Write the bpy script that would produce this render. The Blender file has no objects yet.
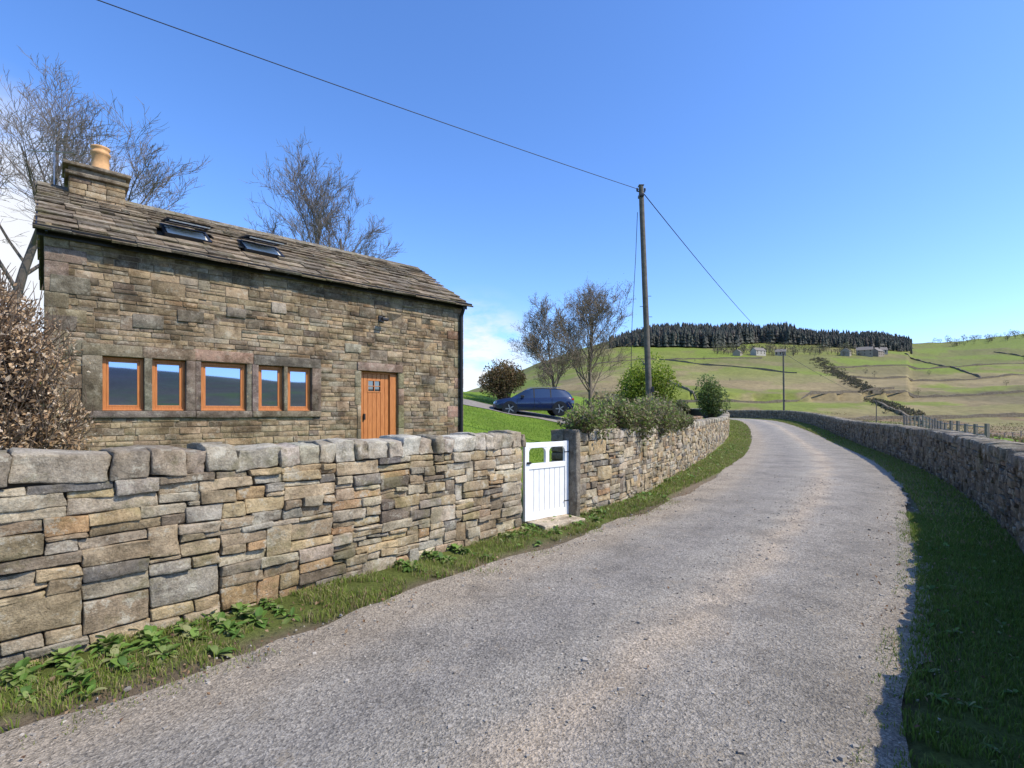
import bpy, math, random
import numpy as np
from mathutils import Vector
R=np.random.default_rng(7); random.seed(7)
scene=bpy.context.scene
# ------------------------------------------------------------------ helpers
def mk(name,V,F,mat,cols=None,smooth=False,parent=None,center=True):
    V=np.asarray(V,dtype=np.float64).reshape(-1,3)
    if not isinstance(F,list): F=[F]
    F=[np.asarray(f,dtype=np.int64) for f in F if len(f)]
    me=bpy.data.meshes.new(name)
    off=np.zeros(3)
    if center and parent is None:
        off=np.array([(V[:,0].min()+V[:,0].max())/2,(V[:,1].min()+V[:,1].max())/2,V[:,2].min()])
    me.vertices.add(len(V)); me.vertices.foreach_set('co',(V-off).ravel())
    nl=sum(f.size for f in F); npol=sum(len(f) for f in F)
    me.loops.add(nl); me.loops.foreach_set('vertex_index',np.concatenate([f.ravel() for f in F]))
    me.polygons.add(npol)
    st=[];c=0
    for f in F:
        st.append(c+np.arange(len(f))*f.shape[1]); c+=f.size
    me.polygons.foreach_set('loop_start',np.concatenate(st))
    me.update(calc_edges=True)
    me.polygons.foreach_set('use_smooth',np.full(npol,bool(smooth)))
    if cols is not None:
        a=me.color_attributes.new('Col','FLOAT_COLOR','POINT')
        cc=np.ones((len(V),4)); cc[:,:3]=np.asarray(cols)[:,:3]
        a.data.foreach_set('color',cc.ravel())
    me.validate()
    o=bpy.data.objects.new(name,me); scene.collection.objects.link(o)
    o.location=off
    if mat: me.materials.append(mat)
    if parent is not None:
        o.parent=parent
        o.matrix_parent_inverse=parent.matrix_basis.inverted()
    return o
def empty(name,loc):
    e=bpy.data.objects.new(name,None); scene.collection.objects.link(e); e.location=loc; e.empty_display_size=.3
    return e
class MB:
    def __init__(s): s.V=[];s.F={};s.C=[];s.n=0
    def add(s,V,F,col=(1,1,1)):
        V=np.asarray(V,float).reshape(-1,3)
        if not isinstance(F,list): F=[F]
        for f in F:
            f=np.asarray(f)
            s.F.setdefault(f.shape[1],[]).append(f+s.n)
        s.V.append(V)
        c=np.asarray(col,float)
        if c.ndim==1: c=np.tile(c[:3],(len(V),1))
        s.C.append(c[:,:3]); s.n+=len(V)
    def make(s,name,mat,smooth=False,parent=None):
        if s.n==0: return None
        return mk(name,np.concatenate(s.V),[np.concatenate(v) for v in s.F.values()],mat,np.concatenate(s.C),smooth,parent)
BOXF=np.array([[0,3,2,1],[4,5,6,7],[0,1,5,4],[1,2,6,5],[2,3,7,6],[3,0,4,7]])
def box8(x0,x1,y0,y1,z0,z1):
    return np.array([[x0,y0,z0],[x1,y0,z0],[x1,y1,z0],[x0,y1,z0],[x0,y0,z1],[x1,y0,z1],[x1,y1,z1],[x0,y1,z1]],float)
def bbox_bev(x0,x1,y0,y1,z0,z1,r=.006):
    return roundbox(4,(x1-x0)/2,(y1-y0)/2,(z1-z0)/2,r)+np.array([(x0+x1)/2,(y0+y1)/2,(z0+z1)/2])
_ct={}
def cubegrid(n):
    if n in _ct: return _ct[n]
    idx={};V=[];F=[]
    def vid(p):
        if p not in idx: idx[p]=len(V);V.append(p)
        return idx[p]
    for ax in range(3):
        a,b=(ax+1)%3,(ax+2)%3
        for sgn in (0,n):
            for i in range(n):
                for j in range(n):
                    q=[]
                    for (di,dj) in ((0,0),(1,0),(1,1),(0,1)):
                        p=[0,0,0];p[ax]=sgn;p[a]=i+di;p[b]=j+dj;q.append(vid(tuple(p)))
                    F.append(q if sgn else q[::-1])
    _ct[n]=(np.array(V),np.array(F)); return _ct[n]
def roundbox(n,hx,hy,hz,r):
    G,F=cubegrid(n); h=np.array([hx,hy,hz]); r=min(r,h.min()*.8)
    out=np.zeros(G.shape)
    for a in range(3):
        if n==4: lut=np.array([-1,-(1-r/h[a]),0,(1-r/h[a]),1.])
        elif n==3: lut=np.array([-1,-(1-r/h[a]),(1-r/h[a]),1.])
        elif n==6: 
            q=1-r/h[a]; lut=np.array([-1,-q,-q*.4,0,q*.4,q,1.])
        else: lut=np.linspace(-1,1,n+1)
        out[:,a]=lut[G[:,a]]*h[a]
    inner=np.clip(out,-(h-r),(h-r)); d=out-inner; l=np.linalg.norm(d,axis=1,keepdims=True); l[l==0]=1
    return inner+d/l*r
def ss(t):
    t=np.clip(t,0,1); return t*t*(3-2*t)
def vn(x,y,sc,seed=0):
    x=np.asarray(x)/sc;y=np.asarray(y)/sc
    xi=np.floor(x).astype(np.int64);yi=np.floor(y).astype(np.int64);fx=x-xi;fy=y-yi
    fx=fx*fx*(3-2*fx);fy=fy*fy*(3-2*fy)
    def hsh(a,b):
        h=(a*374761393+b*668265263+seed*1442695041)&0xffffffff
        h=((h^(h>>13))*1274126177)&0xffffffff
        return ((h^(h>>16))&0xffff)/65535.
    return (hsh(xi,yi)*(1-fx)+hsh(xi+1,yi)*fx)*(1-fy)+(hsh(xi,yi+1)*(1-fx)+hsh(xi+1,yi+1)*fx)*fy
def fbm(x,y,sc,seed=0,o=4):
    t=0;a=1;s=0
    for i in range(o):
        t=t+a*vn(x,y,sc/2**i,seed+i*17);s+=a;a*=.5
    return t/s
def catmull(P,step):
    P=np.asarray(P,float);out=[]
    Q=np.vstack([2*P[0]-P[1],P,2*P[-1]-P[-2]])
    for i in range(1,len(Q)-2):
        p0,p1,p2,p3=Q[i-1:i+3];n=max(2,int(np.linalg.norm(p2-p1)/step))
        t=(np.arange(n)/n)[:,None]
        out.append(.5*((2*p1)+(-p0+p2)*t+(2*p0-5*p1+4*p2-p3)*t**2+(-p0+3*p1-3*p2+p3)*t**3))
    out.append(P[-1:]);return np.vstack(out)
# ------------------------------------------------------------------ materials
def newmat(name,rough=.9,spec=.3):
    m=bpy.data.materials.new(name);m.use_nodes=True
    nt=m.node_tree;b=nt.nodes['Principled BSDF'];b.inputs['Roughness'].default_value=rough
    b.inputs['Specular IOR Level'].default_value=spec
    return m,nt,b
def noise(nt,pos,scale,detail=5,rough=.6):
    n=nt.nodes.new('ShaderNodeTexNoise');n.inputs['Scale'].default_value=scale;n.inputs['Detail'].default_value=detail;n.inputs['Roughness'].default_value=rough
    nt.links.new(pos,n.inputs['Vector']);return n.outputs['Fac']
def ramp(nt,fac,stops):
    r=nt.nodes.new('ShaderNodeValToRGB');e=r.color_ramp.elements
    while len(e)<len(stops): e.new(.5)
    for i,(p,c) in enumerate(stops):
        e[i].position=p; e[i].color=(c[0],c[1],c[2],1) if hasattr(c,'__len__') else (c,c,c,1)
    nt.links.new(fac,r.inputs['Fac']);return r.outputs['Color']
def mix(nt,fac,a,b,mode='MIX'):
    m=nt.nodes.new('ShaderNodeMix');m.data_type='RGBA';m.blend_type=mode
    def s(i,v):
        if isinstance(v,bpy.types.NodeSocket): nt.links.new(v,m.inputs[i])
        elif hasattr(v,'__len__'): m.inputs[i].default_value=(v[0],v[1],v[2],1)
        else: m.inputs[i].default_value=v
    s(0,fac);s(6,a);s(7,b);return m.outputs[2]
def bump(nt,b,h,strength,dist=.02,prev=None):
    n=nt.nodes.new('ShaderNodeBump');n.inputs['Strength'].default_value=strength;n.inputs['Distance'].default_value=dist
    nt.links.new(h,n.inputs['Height'])
    if prev: nt.links.new(prev,n.inputs['Normal'])
    nt.links.new(n.outputs[0],b.inputs['Normal']);return n.outputs[0]
def gpos(nt): return nt.nodes.new('ShaderNodeNewGeometry').outputs['Position']
def attr(nt,nm='Col'):
    a=nt.nodes.new('ShaderNodeAttribute');a.attribute_name=nm;return a.outputs['Color']
def stone_mat(name,lichen=.5,moss=.3,soot=.0,tint=(.3,.26,.19)):
    m,nt,b=newmat(name,.92,.15);p=gpos(nt);c=attr(nt)
    c=mix(nt,ramp(nt,noise(nt,p,1.9,5,.7),[(.42,0.),(.62,.35)]),c,tint)
    c=mix(nt,1.,c,ramp(nt,noise(nt,p,8,7,.7),[(.28,.50),(.5,1.),(.75,1.32)]),'MULTIPLY')
    c=mix(nt,.9,c,ramp(nt,noise(nt,p,60,5,.75),[(.3,.5),(.5,1.),(.72,1.32)]),'MULTIPLY')
    f=ramp(nt,noise(nt,p,6.5,6,.8),[(.54,0.),(.60,lichen)])
    c=mix(nt,f,c,(.52,.48,.37))
    f=ramp(nt,noise(nt,p,2.6,7,.75),[(.53,0.),(.62,moss)])
    c=mix(nt,f,c,(.16,.145,.055))
    f=ramp(nt,noise(nt,p,1.6,7,.75),[(.47,0.),(.58,.55+soot)])
    c=mix(nt,f,c,mix(nt,1.,c,(.42,.38,.34),'MULTIPLY'))
    nt.links.new(c,b.inputs['Base Color'])
    q=bump(nt,b,noise(nt,p,20,6,.75),.9,.024)
    bump(nt,b,noise(nt,p,110,3,.7),.6,.006,q)
    return m
M_wall=stone_mat('drystone',.65,.45,0,(.42,.325,.20)); M_house=stone_mat('house_stone',.35,.2,.25,(.33,.245,.145)); M_slate=stone_mat('stone_slate',.35,.5,.1,(.26,.20,.135))
M_dress=stone_mat('dressed_stone',.3,.1,.2,(.25,.205,.145))
def flatmat(name,col,rough=.6,var=.15,sc=8,spec=.4,bmp=0,metal=0):
    m,nt,b=newmat(name,rough,spec);p=gpos(nt)
    c=mix(nt,1.,col,ramp(nt,noise(nt,p,sc,5,.6),[(.25,1-var*1.5),(.75,1+var)]),'MULTIPLY')
    nt.links.new(c,b.inputs['Base Color']);b.inputs['Metallic'].default_value=metal
    if bmp: bump(nt,b,noise(nt,p,sc*4,4,.6),bmp,.01)
    return m
M_core=flatmat('wall_core_shadow',(.05,.04,.028),1,.3,12)
M_mortar=flatmat('mortar',(.24,.185,.12),1,.3,14,bmp=.6)
M_black=flatmat('black_plastic',(.013,.013,.015),.45,.2)
M_white=flatmat('white_paint',(.80,.80,.76),.5,.06,10,bmp=.15)
M_pole=flatmat('weathered_pole_wood',(.13,.115,.09),.9,.35,6,bmp=.5)
M_wire=flatmat('wire_black',(.02,.022,.03),.6,.1)
M_clay=flatmat('clay_pot',(.60,.34,.15),.8,.2,9)
M_metal=flatmat('grey_metal',(.3,.3,.31),.4,.1,metal=.8)
def wood_mat(name,c1,c2):
    m,nt,b=newmat(name,.5,.4);p=gpos(nt)
    mp=nt.nodes.new('ShaderNodeMapping');mp.inputs['Scale'].default_value=(14,14,1.6);nt.links.new(p,mp.inputs['Vector'])
    c=ramp(nt,noise(nt,mp.outputs[0],3,5,.6),[(.3,c1),(.7,c2)])
    nt.links.new(c,b.inputs['Base Color']);bump(nt,b,noise(nt,mp.outputs[0],5,4,.6),.2,.004);return m
M_oak=wood_mat('oak_orange',(.38,.125,.03),(.55,.215,.06))
M_fence=wood_mat('fence_wood',(.14,.11,.08),(.26,.22,.17))
def glass_mat(name,tint,f):
    m,nt,b=newmat(name,.03,.5)
    b.inputs['Base Color'].default_value=(.01,.012,.015,1)
    gl=nt.nodes.new('ShaderNodeBsdfGlossy');gl.inputs['Roughness'].default_value=.02;gl.inputs['Color'].default_value=(*tint,1)
    ms=nt.nodes.new('ShaderNodeMixShader');ms.inputs[0].default_value=f
    nt.links.new(b.outputs[0],ms.inputs[1]);nt.links.new(gl.outputs[0],ms.inputs[2]);nt.links.new(ms.outputs[0],nt.nodes['Material Output'].inputs['Surface']);return m
M_glass=glass_mat('window_glass',(.34,.50,.80),.62);M_carglass=glass_mat('car_glass',(.7,.8,.9),.15)
def leaf_mat(name,rough=.55,trans=.25):
    m,nt,b=newmat(name,rough,.3);c=attr(nt)
    nt.links.new(c,b.inputs['Base Color'])
    if trans:
        t=nt.nodes.new('ShaderNodeBsdfTranslucent');nt.links.new(c,t.inputs['Color'])
        s=nt.nodes.new('ShaderNodeMixShader');s.inputs[0].default_value=trans
        nt.links.new(b.outputs[0],s.inputs[1]);nt.links.new(t.outputs[0],s.inputs[2]);nt.links.new(s.outputs[0],nt.nodes['Material Output'].inputs['Surface'])
    return m
M_leaf=leaf_mat('leaf',.6,.35);M_twig=leaf_mat('twig',.9,0)
# ------------------------------------------------------------------ terrain
CLP=[(-16,-16.5),(-6,-4.5),(.45,3.3),(2.95,6.3),(5.6,9.9),(8.6,14.6),(11.7,20.2),(18.7,34.5),(25,49),(28.3,60),(27,71),(19,81),(2,92)]
CL=catmull(CLP,.25)
CLc=CL[::3]
T=np.gradient(CL,axis=0);T/=np.linalg.norm(T,axis=1,keepdims=True);Tc=T[::3]
def sdist(x,y):
    x=np.asarray(x,float).ravel();y=np.asarray(y,float).ravel();out=np.full(len(x),500.)
    near=np.where((np.abs(x)<200)&(np.abs(y)<250))[0]
    for k in range(0,len(near),8000):
        i=near[k:k+8000]
        dx=x[i,None]-CLc[None,:,0];dy=y[i,None]-CLc[None,:,1];d2=dx*dx+dy*dy
        j=d2.argmin(1);a=np.arange(len(i));ddx=dx[a,j];ddy=dy[a,j]
        lat=-Tc[j,1]*ddx+Tc[j,0]*ddy
        dd=np.sqrt(d2[a,j]);out[i]=np.where(dd<6,np.where(np.abs(lat)>dd*.7,lat,np.sign(lat)*dd),np.sign(lat)*dd)
    far=np.ones(len(x),bool);far[near]=False
    out[far]=np.where(-.78*x[far]+.62*y[far]>0,300,-300)
    return out
def hgt(x,y,du=None):
    sh=np.shape(x);x=np.asarray(x,float).ravel();y=np.asarray(y,float).ravel()
    if du is None: du=sdist(x,y)
    r=np.hypot(x,y)
    h=.75*ss((y-25)/45)
    dl=np.maximum(du,0);dr=np.maximum(-du,0)
    h=h+(.45*ss((dl-3.2)/4.6)+.2*np.clip(dl-8,0,13))*(1-ss((r-80)/90))
    h=h-4.4*ss((dr-5)/45)*(1-ss((r-130)/250)*.3)
    tan=x/np.maximum(y,1)
    top=106*(.08+.92*ss((tan+.24)/.50))*(1+.24*ss((tan-.80)/.45)-.05*ss((tan-.6)/.2))
    t=np.clip((y-125)/575,0,1)
    hill=top*(t**1.5)*(1-.25*ss((y-720)/900))
    hill=np.where(y>0,hill,0)
    h=h+hill+ (fbm(x,y,70,3)-.5)*7*ss((r-90)/150)
    back=64*ss((-y+x*.4-160)/500)*ss((r-160)/500)*(.4+1.1*fbm(x,y,420,9))
    h=h+np.where(y<80,back,0)*(1-ss(y/80))
    h=h+(vn(x,y,1.3,5)-.5)*.06*ss((np.abs(du)-2.0)/1.)+ (vn(x,y,9,6)-.5)*.35*ss((np.abs(du)-5)/6)*(1-(ss((12-r)/4)))
    return h.reshape(sh)
def H1(x,y): return float(hgt(np.array([x]),np.array([y]))[0])
az=np.concatenate([np.linspace(-62,62,620),np.linspace(62,298,150)[1:-1]])*math.pi/180
rad=np.concatenate([[.3],np.geomspace(1.2,3200,340)])
A,RR=np.meshgrid(az,rad);X=np.sin(A)*RR;Y=np.cos(A)*RR
xf,yf=X.ravel(),Y.ravel();du=sdist(xf,yf);Z=hgt(xf,yf,du)
rr=np.hypot(xf,yf)
Z=Z-np.where(np.abs(du)<2.6,np.minimum(.02+rr*.004,.22),0)*(1-ss((np.abs(du)-1.5)/.5*np.where(rr<25,1,.5)))
na,nr=len(az),len(rad)
i=np.arange(nr-1)[:,None]*na+np.arange(na)[None,:];j=np.arange(nr-1)[:,None]*na+(np.arange(na)[None,:]+1)%na
Fq=np.stack([i,i+na,j+na,j],-1).reshape(-1,4)[:,::-1]
def L(*c): return np.array(c,float)
n1=fbm(xf,yf,2.2,11);n2=fbm(xf,yf,45,12,5);n3=fbm(xf,yf*1.6,130,14,4);n4=fbm(xf,yf,14,15)
lawn=L(.15,.24,.022)*(.75+.5*n1)[:,None]
verge=L(.13,.155,.035)*(.7+.6*n1)[:,None]
field=L(.18,.20,.040)*(.75+.5*n4)[:,None];brown=L(.26,.195,.10)*(.65+.7*n4)[:,None];rush=L(.15,.125,.06)*(.6+.8*n1)[:,None]
def mx(a,b,f): return a*(1-f[:,None])+b*f[:,None]
C=mx(lawn,field,ss((rr-60)/30))
hi=ss((yf-300)/160)
f=ss((n2-.42-.10*hi)/.05);C=mx(C,brown,f*ss((rr-60)/30)*(.9-.4*hi))
f=ss((n3-.48)/.04);C=mx(C,rush,f*ss((rr-45)/30)*.75*(1-.4*hi))
f=ss((fbm(xf,yf,90,31)-.50)/.02);C=mx(C,L(.17,.215,.032)*np.ones((len(xf),1)),f*(.25+.6*hi))
C=mx(C,L(.18,.11,.065)*(.6+.8*n1)[:,None],ss((n4-.47)/.05)*ss((rr-20)/30)*(1-ss((yf-150)/60))*(du<-6)*.75)
C=mx(C,verge,(np.abs(du)<3.2).astype(float))
dirt=L(.17,.13,.085)*(.6+.8*n1)[:,None];C=mx(C,dirt,ss((2.0-np.abs(du)+(n1-.5)*.8)/.3))
C=mx(C,L(.16,.175,.12)*np.ones((len(xf),1)),ss((rr-450)/1500)*.45)  # distance haze blended into the far ground colour
C=mx(C,L(.05,.065,.10)*np.ones((len(xf),1)),ss((-yf-250)/200)*.9)  # bluish haze baked into the dark moorland colour behind the camera
m,nt,b=newmat('ground',.95,.15);p=gpos(nt);c=attr(nt)
c=mix(nt,1.,c,ramp(nt,noise(nt,p,28,6,.75),[(.25,.45),(.5,1.),(.75,1.45)]),'MULTIPLY')
c=mix(nt,.9,c,ramp(nt,noise(nt,p,.35,6,.7),[(.3,.65),(.5,1.),(.72,1.3)]),'MULTIPLY')
nt.links.new(c,b.inputs['Base Color']);bump(nt,b,noise(nt,p,35,5,.8),.9,.04)
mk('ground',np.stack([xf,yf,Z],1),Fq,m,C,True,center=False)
# road
CR=catmull(CLP,.12);TR=np.gradient(CR,axis=0);TR/=np.linalg.norm(TR,axis=1,keepdims=True);NR=np.stack([-TR[:,1],TR[:,0]],1)
dist0=np.hypot(CR[:,0],CR[:,1])
hw=1.68+.3*ss((dist0-9)/10)
nc=25;tt=np.linspace(-1,1,nc)
sarc=np.concatenate([[0],np.cumsum(np.linalg.norm(np.diff(CR,axis=0),axis=1))])
Vx=[];Cx=[]
for k,t in enumerate(tt):
    o=hw*t
    if k==0: o=-hw-(fbm(sarc,sarc*0+3,.8,3,4)-.4)*.30
    if k==nc-1: o=hw+(fbm(sarc,sarc*0+9,.8,4,4)-.4)*.40
    P=CR+NR*o[:,None]
    z=hgt(P[:,0],P[:,1],np.full(len(P),0.))+.035*(1-t*t)+.004
    Vx.append(np.stack([P[:,0],P[:,1],z],1));Cx.append(np.stack([np.full(len(P),t*.5+.5),sarc/130,np.zeros(len(P))],1))
Vx=np.stack(Vx,1).reshape(-1,3);Cx=np.stack(Cx,1).reshape(-1,3);n=len(CR)
i=np.arange(n-1)[:,None]*nc+np.arange(nc-1)[None,:]
Fr=np.stack([i,i+nc,i+nc+1,i+1],-1).reshape(-1,4)[:,::-1]
m,nt,b=newmat('asphalt_worn',.9,.2);p=gpos(nt);c=attr(nt)
sx=nt.nodes.new('ShaderNodeSeparateColor');nt.links.new(c,sx.inputs[0])
wn=noise(nt,p,.9,5,.65);ma=nt.nodes.new('ShaderNodeMath');ma.operation='MULTIPLY_ADD';nt.links.new(wn,ma.inputs[0]);ma.inputs[1].default_value=.22;nt.links.new(sx.outputs[0],ma.inputs[2])
lat=ramp(nt,ma.outputs[0],[(.09,(.26,.21,.15)),(.16,(.33,.29,.23)),(.27,(.29,.262,.215)),(.42,(.335,.30,.245)),(.50,(.45,.37,.27)),(.60,(.345,.31,.25)),(.74,(.285,.258,.215)),(.90,(.32,.285,.23)),(1.,(.37,.31,.23))])
c=mix(nt,1.,lat,ramp(nt,noise(nt,p,1.3,7,.75),[(.3,.66),(.5,1.),(.7,1.2)]),'MULTIPLY')
vo=nt.nodes.new('ShaderNodeTexVoronoi');vo.inputs['Scale'].default_value=85;nt.links.new(p,vo.inputs['Vector'])
c=mix(nt,.7,c,ramp(nt,vo.outputs['Color'],[(.1,.42),(.5,1.),(.9,1.55)]),'MULTIPLY')
c=mix(nt,.75,c,ramp(nt,noise(nt,p,48,4,.85),[(.3,.5),(.5,1.),(.7,1.38)]),'MULTIPLY')
f=ramp(nt,noise(nt,p,3.2,8,.85),[(.56,0.),(.63,.6)]);c=mix(nt,f,c,(.44,.36,.25))
f=ramp(nt,noise(nt,p,.8,7,.8),[(.55,0.),(.60,.45)]);c=mix(nt,f,c,(.18,.165,.14))
nt.links.new(c,b.inputs['Base Color']);q=bump(nt,b,vo.outputs['Distance'],.6,.014);q=bump(nt,b,noise(nt,p,40,5,.8),.8,.018,q);bump(nt,b,noise(nt,p,5,4,.7),.5,.05,q)
mk('road',Vx,Fr,m,Cx,True,center=False)
mb=MB();G,_=cubegrid(1)
idx=np.where(dist0<14)[0]
for k in range(4600):
    i=random.choice(idx);t=random.choice([random.uniform(-1,1),random.gauss(-.15,.12),random.choice([-1,1])*random.uniform(.82,1.08)])
    s=random.uniform(.003,.010)*(1.8 if random.random()<.04 else 1)
    P=CR[i]+NR[i]*t*hw[i]+TR[i]*random.uniform(-.06,.06)
    z=.0+.035*(1-min(t*t,1))+.004
    V=(G-.5)*2*s*R.uniform(.5,1.1,(1,3))+R.uniform(-s*.3,s*.3,(8,3));a=random.random()*6
    V=V@np.array([[math.cos(a),-math.sin(a),0],[math.sin(a),math.cos(a),0],[0,0,.7]])
    g=random.uniform(.18,.5);mb.add(V+[P[0],P[1],z+s*.3],cubegrid(1)[1],(g,g*.9,g*.74))
mb.make('gravel',M_twig)
# ------------------------------------------------------------------ dry stone masonry
def pack(W,Hh,wmin=.13,wmax=.45,hmin=.05,hmax=.13,big=.10,snap=.03):
    segs=[[0.,W,0.]];out=[]
    for _ in range(200000):
        i=min(range(len(segs)),key=lambda q:segs[q][2]);x0,x1,y=segs[i]
        if y>=Hh-.012: break
        w=x1-x0
        ln=segs[i-1][2] if i>0 else 9e9; rn=segs[i+1][2] if i<len(segs)-1 else 9e9;nb=min(ln,rn)
        h=random.uniform(hmin,hmax)*random.uniform(.8,1.1)
        cw=random.uniform(wmin,wmax)*(.75+.5*(h-hmin)/(hmax-hmin+1e-6))
        if random.random()<big: h=random.uniform(hmax*1.2,hmax*2.1);cw=random.uniform(wmax*.6,wmax*1.15)
        if w-cw<wmin: cw=w
        if w<wmin*.75 and nb<9e8: h=min(max(nb-y,.02),.3)
        else:
            for z in (ln,rn):
                if z<9e8 and abs(y+h-z)<snap and z-y>.03: h=z-y
        if y+h>Hh-hmin*.8: h=Hh-y
        left=random.random()<.5
        xs=x0 if left else x1-cw
        out.append((xs,y,cw,h))
        new=[[xs,xs+cw,y+h]]
        if cw<w-1e-6: new=new+[[xs+cw,x1,y]] if left else [[x0,xs,y]]+new
        segs[i:i+1]=new
        k=0
        while k<len(segs)-1:
            if abs(segs[k][2]-segs[k+1][2])<.006:
                segs[k][1]=segs[k+1][1];segs[k][2]=max(segs[k][2],segs[k+1][2]);segs.pop(k+1)
            else:k+=1
    return out
PAL_W=[((.42,.325,.205),6),((.48,.36,.20),4),((.22,.18,.13),4),((.33,.255,.16),4),((.55,.46,.32),3),((.42,.27,.14),2),((.33,.30,.24),3),((.45,.38,.27),4),((.17,.155,.135),1.5)]
PAL_H=[((.34,.255,.155),6),((.28,.21,.13),4),((.18,.14,.10),2.5),((.40,.305,.19),3),((.30,.25,.18),3),((.37,.25,.14),1.5)]
def pick(P,var=.14):
    c=random.choices([a for a,_ in P],[w for _,w in P])[0];f=random.uniform(1-var,1+var);return tuple(v*f*random.uniform(.97,1.03) for v in c)
def rough(V,amp,sc,seed):
    a=(vn(V[:,0]+V[:,1]*.37+seed*3.1,V[:,2]-V[:,1]*.61+seed,sc,3)-.5);b=(vn(V[:,0]*.8+V[:,1]+seed,V[:,2]+seed*2.3,sc*.9,8)-.5)
    return np.stack([b*amp*.8,a*amp*2,b*amp],1)
def add_stone(mb,mapf,s0,z0,w,h,depth,proud,gap,n,r,col,jit=.004,skew=.012,rg_=0.):
    hx,hz=max((w-gap)/2,.008),max((h-gap)/2,.008)
    V=roundbox(n,hx,depth/2,hz,r)
    u=V[:,0]/hx;v=V[:,2]/hz
    for (a,b_) in ((-1,-1),(1,-1),(1,1),(-1,1)):
        wgt=(1+a*u)*(1+b_*v)/4
        V[:,0]+=wgt*random.uniform(-skew,skew);V[:,2]+=wgt*random.uniform(-skew,skew)*.8;V[:,1]+=wgt*random.uniform(-skew,skew)*.8
    if rg_: V+=rough(V,rg_,.09,random.uniform(0,99))
    V+=R.normal(0,jit,V.shape)*[.7,1,.7]
    S=s0+w/2+V[:,0];Zz=z0+h/2+V[:,2];O=proud-depth/2+V[:,1]
    mb.add(mapf(S,O,Zz),cubegrid(n)[1],col)
class Path:
    def __init__(s,P,side,smooth=True):
        s.P=catmull(P,.2) if smooth else np.asarray(P,float)
        s.s=np.concatenate([[0],np.cumsum(np.linalg.norm(np.diff(s.P,axis=0),axis=1))]);s.L=s.s[-1]
        t=np.gradient(s.P,axis=0);t/=np.linalg.norm(t,axis=1,keepdims=True);s.nx=side*t[:,1];s.ny=-side*t[:,0]
        s.side=side
        z=hgt(s.P[:,0]+s.nx*.1,s.P[:,1]+s.ny*.1);k=np.ones(9)/9
        s.z=np.convolve(np.pad(z,4,'edge'),k,'valid')
    def map(s,S,O,Z):
        x=np.interp(S,s.s,s.P[:,0])+np.interp(S,s.s,s.nx)*O
        y=np.interp(S,s.s,s.P[:,1])+np.interp(S,s.s,s.ny)*O
        e=np.maximum(S-s.L,0);d=s.P[-1]-s.P[-2];d=d/np.linalg.norm(d);x=x+e*d[0];y=y+e*d[1]
        e=np.minimum(S,0);d=s.P[1]-s.P[0];d=d/np.linalg.norm(d);x=x+e*d[0];y=y+e*d[1]
        return np.stack([x,y,np.interp(S,s.s,s.z)+Z],-1)
PAL_C=[((.38,.33,.245),4),((.45,.40,.31),3),((.27,.23,.175),3),((.54,.50,.41),1.5)]
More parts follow.
